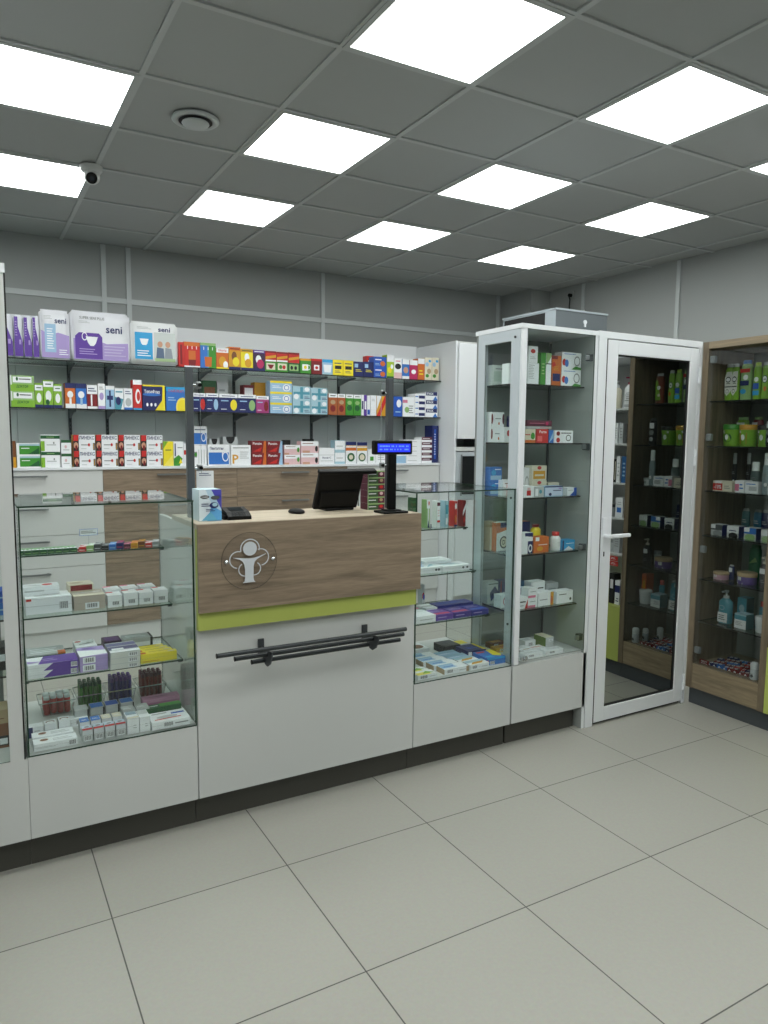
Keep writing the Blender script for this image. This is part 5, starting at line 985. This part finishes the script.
for (a, b_, ds, c) in [(729.5, 737, 'short green bottle behind the green lid', 'apple'), (739.5, 748, 'short green bottle behind the yellow lid', 'apple'), (751, 762, 'red and cream bottle in the back row', 'dred')]:
    w, yc, zt = span(a, b_, 411, XI+.19); flask(yc, A2, w-.004, .165, c, 'lgreen', ds, WO+', second shelf', 'e .5 .5 .3 .12 dgreen;r 0 .75 .6 .95 white', x=XI+.19)
for (a, b_, t, c, ds, sp) in [(712.5, 732, 481, 'cream', 'low cream box with red discount sticker', 'r 0 .05 .5 .75 tomato;t -10% .25 .4 .4 .4 white;r .1 .75 .45 1 white;g .6 .2 .9 .6 2 grey'), (734.5, 744, 480.5, 'white', 'low white box with pink end', 'r 0 .1 .45 .7 pink;g .5 .2 .9 .8 2 mblue'), (744.5, 758, 482, 'white', 'low white box with grey picture', 'r .3 .2 .9 .6 lgrey;g .1 .7 .8 .9 1 mblue')]:
    frow([(a, b_, t, c, ds, sp)], XI-.01, A3+.0005, WO+', third shelf', GO)
for (a, b_, t, x_, c, cap, ds) in [(731, 736.5, 453, XI+.16, 'black', 'lgrey', 'slim black bottle behind the discount box'), (745, 750.5, 453, XI+.16, 'black', 'lgrey', 'slim black bottle with grey cap'), (748.5, 759, 462, XI+.07, '#5c6c6c', 'white', 'white and grey lotion bottle'), (761.5, 770, 453, XI, '#8a9aa0', 'white', 'tall white and blue-grey lotion bottle')]:
    w, yc, zt = span(a, b_, t, x_); flask(yc, A3, max(.03, w-.004), zt-A3, c, cap, ds, WO+', third shelf', 'e .6 .3 .25 .08 white;g .2 .6 .8 .75 2 grey', x=x_, neck=.3)
jar(2.322, A3, .045, .045, 'white', 'lgrey', 'low white jar by the near side panel', WO+', third shelf', 'e .5 .5 .2 .3 grey', x=XI-.01)
for (a, b_, t, ds, sp) in [(710.5, 722, 524.5, 'small dark box with white tag and grey wave', 'r 0 .5 1 1 dgrey;r 0 .65 .4 1 white;e .6 .2 .4 .3 grey'), (726.5, 738.5, 526, 'small white box with dark wave', 'r 0 .4 1 1 white;g .2 .5 .8 .7 1 navy;e .55 .15 .4 .3 black'),
   (743.5, 756, 528, 'small blue box with white tag and green wave', 'r 0 .5 1 1 mblue;r 0 .65 .45 1 white;e .5 .2 .42 .3 lgreen'), (760.5, 772, 530, 'small white box with olive wave', 'r 0 .5 1 1 white;e .5 .2 .42 .3 lgreen')]:
    frow([(a, b_, t, 'lgrey', ds, sp, {'side': 'navy'})], XI-.01, A4+.0005, WO+', fourth shelf', GO)
for (px, c, ds) in [(745, '#3f6a70', 'grey-teal bottle in the back row'), (757, '#2c6d8c', 'blue bottle in the back row'), (765, 'navy', 'dark blue bottle in the back row')]:
    flask(yof(px, 510, XI+.16), A4, .05, .15, c, 'grey', ds, WO+', fourth shelf', 'g .2 .5 .8 .7 2 lgrey', x=XI+.16)
w, yc, zt = span(710.5, 724, 570.5); jar(yc, A5, w-.004, zt-A5-.008, '#d0a0b4', 'tan', 'pink cream jar with white tag', WO+', fifth shelf', 'r .1 .5 .5 1 white;r 0 0 1 .2 white', x=XI-.01, lid=.35, taper=1)
w, yc, zt = span(733.5, 751, 572); jar(yc, A5, w-.004, zt-A5-.004, '#6b55a0', 'tan', 'purple cream jar with white tag', WO+', fifth shelf', 'r .1 .5 .45 1 white;r 0 0 .6 .2 white', x=XI-.01, lid=.35, taper=1)
w, yc, zt = span(726.5, 734, 565, XI+.06); flask(yc, A5, .034, .085, 'navy', 'lgrey', 'small dark blue bottle between the jars', WO+', fifth shelf', 'r .1 .6 .8 .95 white', x=XI+.06)
w, yc, zt = span(757.5, 767.5, 555); pump(yc, A5, w, .17, 'black', 'black pump bottle with white tag', WO+', fifth shelf', 'r .1 .7 .8 .98 white;g .2 .2 .8 .4 2 grey', pumpcol='cream')
flask(yof(754, 545, XI+.17), A5, .075, .20, '#2c6b4a', 'dgreen', 'large green bottle in the back row', WO+', fifth shelf', 'p .1 .5 .9 .6 .7 .75 lgreen', x=XI+.17)
w, yc, zt = span(716, 729.5, 587); pump(yc, A6, w-.004, .19, 'teal', 'teal and white pump bottle', WO+', sixth shelf', 'r 0 0 1 .5 white;g .1 .1 .8 .4 3 dgrey;o .4 .75 .3 .12 lteal', pumpcol='lgrey')
frow([(734, 746, 614, 'lteal', 'teal and white carton', 'r 0 0 1 .6 white;g .1 .2 .7 .5 3 grey;r 0 .6 1 .9 teal', {'side': '#3c7078'}), (737, 746.5, 598, 'teal', 'tall teal carton behind the low one', 'r .1 .1 .9 .3 white;e .5 .6 .3 .15 lteal', {'x': XI+.09, 'side': '#2a5c64'})], XI-.01, A6+.0005, WO+', sixth shelf', GO)
w, yc, zt = span(752, 766, 617); jar(yc, A6, w-.004, zt-A6, 'white', 'white', 'white cream jar with blue band', WO+', sixth shelf', 'r 0 .3 1 .5 cyan;g .1 .6 .9 .8 1 teal', x=XI-.01)
w, yc, zt = span(758.5, 765, 596, XI+.1); flask(yc, A6, .04, .15, 'teal', 'tomato', 'teal bottle with red cap in the back row', WO+', sixth shelf', 'e .5 .5 .3 .15 lteal;r 0 0 1 .2 white', x=XI+.1, neck=.2)
frow([(766.5, 773, 600, '#d8622a', 'orange carton by the near side panel', 'r 0 0 1 .3 white;e .5 .6 .3 .2 gold')], XI+.04, A6+.0005, WO+', sixth shelf', GO)
# deodorants and tiny packs at the bottom
def roll_on(x, y, col, desc, s=1):
    rr = empty('roll_on_deodorant', (x, y, A0), '', 'deodorant', None, RZ)
    q = MB(); q.lathe([(.018*s, 0), (.021*s, .004), (.020*s, .05*s), (.017*s, .055*s)], mat(col, .35), 20); q.decor(.022, .03, 'e .5 .4 .4 .3 dgrey;g .1 .7 .9 .9 1 grey', y=-.022*s, z0=.01); q.build('body', rr)
    q = MB(); q.lathe([(.0205*s, .0555*s), (.021*s, .08*s), (.014*s, .09*s), (.004, .092*s)], mat('#e6eaee', .3), 20); q.build('cap', rr)
    reg(rr, desc, WO+', bottom', 'deodorant', 'roll-on deodorants', -y)
roll_on(3.655, 2.325, '#d6dce2', 'white roll-on deodorant with grey badge', 1.05)
roll_on(3.74, 2.33, '#b8c4cc', 'silvery roll-on deodorant by the near side panel', .9)
roll_on(3.83, 2.37, '#dfe3e6', 'white roll-on deodorant in the back corner', .95)
k = 0
for j in range(5):
    for i in range(8):
        y = 2.60-i*.032-(j % 2)*.012; x = 3.655+j*.046
        if y < 2.355+(.02 if j < 3 else 0): continue
        c = ['navy', 'mblue', 'dred', 'dred', 'maroon', 'tomato'][(i//2+j*3) % 6]
        q = MB(); q.box(-.014, .014, 0, .034, 0, .014+.003*((i+j) % 3), mat(c)); hh = .0142+.003*((i+j) % 3)
        s = len(q.v); q.decor(.028, .034, 'e .5 .5 .3 .3 white;r 0 .8 1 1 grey;e .5 .5 .12 .14 %s' % c, y=0)
        for ii in range(s, len(q.v)): a = q.v[ii]; q.v[ii] = (a[0], a[2], hh-a[1])
        q.decor(.028, .014, 'p .2 .2 .8 .2 .5 .9 white', y=-.0003)
        o = q.build('lip_balm_pack', None, (x, y, A0+.0005), RZ+.15*((i+j) % 3-1)); reg(o, 'tiny %s pack with white heart' % {'navy': 'navy', 'mblue': 'blue', 'dred': 'dark red', 'maroon': 'plum', 'tomato': 'red'}[c], WO+', bottom', 'lip balm', 'tiny heart-marked packs', j*10-y)
q = MB(); q.box(-.03, .03, 0, .004, 0, .026, mat('dred')); q.decor(.06, .026, 't АКЦИЯ .5 .62 .8 .35 white;g .15 .1 .85 .3 1 white', y=-.0004)
tag(q.build('price_ticket', None, (3.642, 2.625, A0+.0005), RZ), 'dark red promotional ticket at the corner of the oak cabinet bottom', 'price ticket')
# open shelf cabinet seen in the mirror
WQ = 'in the white open shelf cabinet'; GQ = 'goods in the open shelf cabinet'
pump(2.165, BZ[0], .085, .20, 'white', 'white pump bottle with pink head', WQ+', top shelf', 'g .2 .3 .8 .8 5 grey;r 0 0 1 .15 lgrey', x=3.66, pumpcol='magenta', grp=GQ)
pump(2.06, BZ[0], .07, .18, 'cream', 'cream pump bottle with white head', WQ+', top shelf', 'g .2 .3 .8 .8 5 grey', x=3.66, grp=GQ)
for (y, k, w, h, c, ds, sp) in [(2.195, 1, .03, .12, 'black', 'slim black carton, middle one,', 'r .2 .2 .8 .8 dgrey'), (2.13, 1, .034, .13, 'lgrey', 'slim grey carton', 'g .2 .2 .8 .8 4 grey'), (2.085, 1, .034, .13, 'white', 'slim white carton', 'g .2 .2 .8 .8 5 lgrey'),
   (2.205, 2, .03, .16, 'white', 'slim white carton beside the oak panel', 'g .2 .2 .8 .8 4 lgrey'), (2.165, 2, .034, .17, '#1f5a90', 'slim blue carton', 'g .2 .2 .8 .8 4 lblue'), (2.12, 2, .03, .17, 'white', 'slim white carton between blue and black', 'g .2 .2 .8 .8 4 lgrey'), (2.085, 2, .03, .15, 'black', 'slim black carton', 'r .1 .1 .3 .9 cream'),
   (2.14, 3, .06, .13, 'white', 'white carton with blue square', 'r .2 .25 .8 .5 mblue;g .2 .6 .8 .8 2 lgrey'), (2.13, 4, .055, .12, 'lgrey', 'grey carton', 'g .2 .3 .8 .8 4 grey'), (2.20, 5, .035, .14, 'navy', 'navy carton', 'g .2 .2 .8 .8 4 white'), (2.155, 5, .04, .16, 'white', 'white and navy carton', 'r 0 .5 1 .8 navy;g .2 .1 .8 .3 2 navy'), (2.105, 5, .04, .20, 'black', 'black carton', 'r .2 .5 .8 .8 white')]:
    z = BZ[k] if k < 5 else .4585
    o = carton(3.66, y, z+.0005, w, .06, h, c, sp, 'cosmetic_box', RZ); reg(o, ds, WQ, 'box', GQ, z*10-y)
for k_, dz in ((4, 0), (4, .034)):
    q = MB(); q.box(-.035, .035, 0, .003, 0, .03, mat('tomato')); q.decor(.07, .03, 't %s .5 .5 .6 .5 white' % ('SALE' if 0 else '-10%'), y=-.0004)
    tag(q.build('price_ticket', None, (3.621-.004*(dz == 0), 2.15, BZ[4]-.046-dz), RZ), '%s red discount ticket clipped to the open cabinet shelf edge' % ('lower' if dz else 'upper'), 'price ticket', 'red discount tickets')
for (y, z, c, cap, ds) in [(2.02, BZ[1], 'white', 'black', 'white jar with black base'), (2.06, BZ[3], 'lgrey', 'dgrey', 'grey jar with dark lid'), (2.07, BZ[4], 'white', 'lgrey', 'round white jar')]:
    jar(y, z, .05, .08, c, cap, ds, WQ, 'g .2 .3 .8 .6 2 grey', x=3.65, grp=GQ)
jar(2.345, A5, .045, .085, 'white', 'lgrey', 'white jar with grey lid by the near side panel', WO+', fifth shelf', 'r 0 .3 1 .5 lgrey', x=3.78)

# ------------------------------------------------------------------ things on the desk
ZD = 1.2105
p0 = onY(199, 510, 2.765).x; p1 = onY(221.5, 510, 2.765).x
o = carton((p0+p1)/2+.001, 2.768, ZD, p1-p0, .095, .122, 'lblue', 'r 0 0 1 1 #b4cfe2;p 0 0 .35 0 .6 .45 .3 1 0 1 #d8e4ec;p 1 1 .55 1 1 .35 #4a4ab0;p 1 0 1 .3 .55 .5 .35 .0 #5aa0d4;e .26 .77 .2 .055 black;e .72 .74 .2 .065 dgrey;g .1 .79 .4 .75 1 white;e .66 .5 .2 .1 navy;e .7 .52 .12 .06 lteal;g .1 .45 .5 .58 2 navy;g .3 .3 .7 .4 2 navy;p .1 .02 .8 .02 .5 .3 #62a8c8', 'medicine_box', 0, side='#c8dbe4', top='#c6dde6')
tag(o, 'blue and white carton on the desk corner next to the card terminal', 'box')
r = empty('card_stand', (.850, 2.975, ZD), 'clear stand with a white card on the desk behind the blue carton', 'card stand')
q = MB(); q.bbox(-.036, .036, 0, .002, .03, .185, mat('white'), .0004); q.decor(.072, .155, 'g .15 .86 .85 .95 2 navy;g .2 .08 .8 .14 1 lgrey', y=-.0005, z0=.03); q.build('card', r)
q = MB(); q.box(-.038, .038, -.002, -.0008, .0, .06, M_TRAY); q.box(-.038, .038, -.03, .04, 0, .002, M_TRAY); q.build('holder', r)
r = empty('card_terminal', (.925, 2.76, ZD), 'black card payment terminal on the desk', 'card terminal'); r.scale = (.95, .95, .74)
q = MB(); q.prismx([(0, 0), (.15, 0), (.15, .03), (.10, .058), (.03, .040), (0, .018)], -.05, .05, M_BLACK); q.prismx([(.02, .0), (.13, 0), (.13, .03), (.02, .02)], -.062, -.05, M_BLACK); q.build('body', r)
q = MB(); q.quad((-.03, .036, .0425), (.032, .036, .0425), (.032, .09, .0562), (-.03, .09, .0562), mat('#20262a', .1)); q.build('screen', r)
q = MB()
for i in range(4):
    for j in range(3): q.box(-.03+i*.016, -.018+i*.016, .003+j*.009, .009+j*.009, .02+j*.0062, .0245+j*.0062, mat('#3a3e42'))
q.build('keypad', r)
# monitor seen from behind
r = empty('monitor', (1.445, 2.93, ZD), 'black point-of-sale monitor seen from behind on the desk', 'monitor')
bm = Matrix.Translation((0, -.0, .004)) @ Matrix.Rotation(radians(24), 4, 'X')
q = MB(); q.M = bm; q.bbox(-.128, .088, -.0, .022, 0.004, .183, M_BLACK, .005, 3); q.bbox(-.11, .075, -.010, .0, .02, .095, M_BLACK, .006, 2); q.build('housing', r)
q = MB(); q.M = bm; q.bbox(-.132, .150, -.006, .026, .176, .194, M_BLACK, .005); q.build('top_bezel', r)
q = MB(); q.M = bm; q.box(-.12, .08, .0222, .0226, .014, .17, mat('#1b2733', .08)); q.build('screen', r)
q = MB(); q.bbox(-.07, .07, -.01, .12, 0, .012, M_BLACK, .004); q.bbox(.06, .083, .03, .06, 0.0125, .05, M_DMETAL, .004); q.build('foot', r)
r = empty('computer_mouse', (1.225, 2.90, ZD), 'black computer mouse on the desk by the monitor', 'mouse')
q = MB(); q.lathe([(.028, 0), (.033, .004), (.031, .012), (.02, .018), (.004, .020)], M_BLACK, 20, 1.6); q.build('shell', r)
q = MB(); q.cyl((-.004, -.03, .013), (.004, -.03, .013), .005, mat('dgrey'), 10); q.build('scroll_wheel', r)
# stack of six tea boxes
for k in range(6):
    c = carton(1.612, 2.888+.001*(k % 2), ZD+k*.0296, .088, .07, .0292, '#3f5c3a', 'r .62 0 1 1 maroon;r 0 .8 1 1 lgreen;g .06 .3 .5 .62 1 white;e .8 .5 .1 .25 %s;r 0 0 .04 1 #9ab488' % ('tomato', 'tan', 'lpink')[k % 3], 'herbal_tea_box', 0, side='maroon', top='cream')
    c['category'] = 'tea box'; c['group'] = 'stack of tea boxes on the desk'
    c['label'] = 'green and maroon tea box, %s in the desk stack' % ['lowest', 'second from bottom', 'third from bottom', 'fourth from bottom', 'fifth from bottom', 'topmost'][k]
# customer display
r = empty('customer_display', (1.603, 2.735, ZD), 'black customer display on a pole showing blue text lines', 'customer display')
q = MB(); q.bbox(-.062, .062, -.045, .05, 0, .010, M_BLACK, .004, 3); q.bbox(-.035, .035, -.03, .03, .010, .016, M_BLACK, .003); q.build('base', r)
q = MB(); q.bbox(-.018, .018, -.012, .012, .016, .27, M_BLACK, .004, 3); q.bbox(-.014, .014, -.010, .010, .15, .272, M_BLACK, .003); q.build('pole', r)
q = MB(); q.bbox(-.094, .094, -.02, .015, .255, .316, M_BLACK, .006, 3); h = q.build('display_head', r)
q = MB(); q.quad((-.082, -.0206, .266), (.082, -.0206, .266), (.082, -.0206, .302), (-.082, -.0206, .302), emis_mat('blue_display', '#1c2ccc', .75))
mt = emis_mat('display_text', '#5c8cf0', .8); random.seed(3)
for rr_ in range(2):
    for cc in range(20):
        if random.random() < .75: q.box(-.072+cc*.0073, -.0675+cc*.0073, -.0212, -.0208, .288-rr_*.014, .294-rr_*.014, mt)
q.build('screen', h).__setitem__('label', 'blue lit screen')
# protective screen on posts
r = empty('protective_screen', (1.24, 2.93, ZD), 'clear screen clamped between two grey posts on the desk', 'protective screen')
for sx in (-.462, .462): q = MB(); q.bbox(sx-.014, sx+.014, -.014, .014, 0, .598, M_POST, .002); q.build('post', r)
for sx in (-1, 1):
    for z in (.53, .20): q = MB(); q.bbox(sx*.425-.011, sx*.425+.011, -.009, .009, z-.014, z+.014, M_STEEL, .004); q.cyl((sx*.448, 0, z), (sx*.43, 0, z), .007, M_CHROME); q.cyl((sx*.422, -.018, z), (sx*.422, -.008, z), .007, M_BLACK); q.build('clamp', r)
q = MB(); pane(q, -.418, .418, -.0025, .0025, .175, .575, glass_mat('acrylic_sheet', '#fefefe', f0=.005, k=.2), mat('#aab2b2', .2)); q.build('acrylic_sheet', r)
# metal box on the tall showcase
p0 = onY(556, 320, 2.86).x
r = empty('metal_lockbox', (p0+.18, 3.07, 2.083), 'grey metal lockbox lying on top of the tall showcase', 'lockbox')
mg = mat('#6c7377', .45, .5, 'grey_painted_metal'); q = MB(); w = .182
q.box(-w, w, -.21, .21, .024, .112, mg, side=mat('#a9b2b8', .4, .3)); q.build('body', r)
q = MB(); q.box(-w-.004, w+.004, -.214, .214, .1125, .122, mat('#a9b2b8', .4, .3)); q.build('lid', r)
q = MB(); q.box(-w-.001, -w-.0002, -.13, .20, .03, .106, M_BLACKS); q.build('vent_opening', r, ).__setitem__('label', 'black side opening')
q = MB(); q.cyl((.02, -.21, .065), (.02, -.216, .065), .011, M_WHITE2); q.box(.015, .025, -.2165, -.2101, .04, .06, M_WHITE2); q.build('key_lock', r)
q = MB()
for sx in (-1, 1):
    for sy in (-1, 1): q.cyl((sx*.10-.06, sy*.15, 0), (sx*.10-.06, sy*.15, .024), .012, M_BLACK, 12)
q.build('foot', r)
# socket and cable on the wall
r = empty('wall_socket', (5.075, 5.30, 2.90), 'white wall socket high on the side wall near the ceiling', 'socket')
q = MB(); q.bbox(.002, .015, -.032, .032, -.04, .04, M_WALL, .003); q.build('cover', r)
q = MB(); q.cyl((.0, 0, 0), (-.03, 0, 0), .016, M_BLACK, 14); q.build('plug', r)
q = MB(); pts = [(5.044, 5.30, 2.89)]+[(5.06+.006*sin(k), 5.30+.012*sin(k*1.3), 2.86-.06*k) for k in range(14)]; q.tube(pts, .005, M_BLACK, 8)
tag(q.build('power_cord'), 'black power cord hanging down the side wall from the socket', 'cord')

# ------------------------------------------------------------------ labels: every one points at one thing
from collections import defaultdict
ORD = ['first', 'second', 'third', 'fourth', 'fifth', 'sixth', 'seventh', 'eighth', 'ninth', 'tenth', 'eleventh', 'twelfth']
byrow = defaultdict(list)
for it in ITEMS: byrow[(it[3], it[2])].append(it)
for key, L_ in byrow.items():
    L_.sort(key=lambda t: (t[4], t[5]))
    same = defaultdict(list)
    for t in L_: same[t[1]].append(t)
    for desc, T in same.items():
        cols = sorted({round(t[4], 3) for t in T})
        for t in T:
            s = desc
            if 'tub' in key[1] or 'white heart' in desc:      # nothing in the photo tells these apart: one true label for all of them
                t[0]['label'] = ('one of the tight bunch: '+desc+' '+t[2]) if 'tub' in key[1] else ('one of the scattered '+desc.replace('pack', 'packs')+' '+t[2]); t[0]['group'] = desc+'s '+t[2]; continue
            if t[6] > 1: s = (['lower', 'upper'] if t[6] == 2 else ['bottom', 'middle', 'top'] if t[6] == 3 else ORD)[t[5]]+' '+(s if t[6] <= 3 else s+' from the bottom')
            if len(cols) > 1: s = ORD[cols.index(round(t[4], 3))]+' '+s+' from the left'
            t[0]['label'] = (s+' '+t[2]).replace(',,', ',')
SHORT = (('the worktop under the wall shelves', 'the worktop'), ('the case beside the desk emblem', 'the case by the emblem'), ('the case beside the tall showcase', 'the case by the showcase'), ('in the case by', 'case by'), (' from the left', ' of its kind'))
for o, *_ in ITEMS:
    for a, b_ in SHORT:
        if len(o['label'].split()) <= 16: break
        o['label'] = o['label'].replace(a, b_)
    o['label'] = ' '.join(o['label'].split()[:16]).strip(' ,')

# ------------------------------------------------------------------ world and view
w = bpy.data.worlds.new('world'); sc.world = w; w.use_nodes = True; w.node_tree.nodes['Background'].inputs['Color'].default_value = (.01, .01, .01, 1)
sc.view_settings.view_transform = 'Standard'; sc.view_settings.look = 'None'; sc.view_settings.exposure = EXPO; sc.view_settings.gamma = 1; sc.view_settings.use_curve_mapping = False
sc.cycles.transparent_max_bounces = 48; sc.cycles.max_bounces = 10; sc.cycles.glossy_bounces = 6; sc.cycles.diffuse_bounces = 5
sc.cycles.use_denoising = True; sc.cycles.sample_clamp_indirect = 6
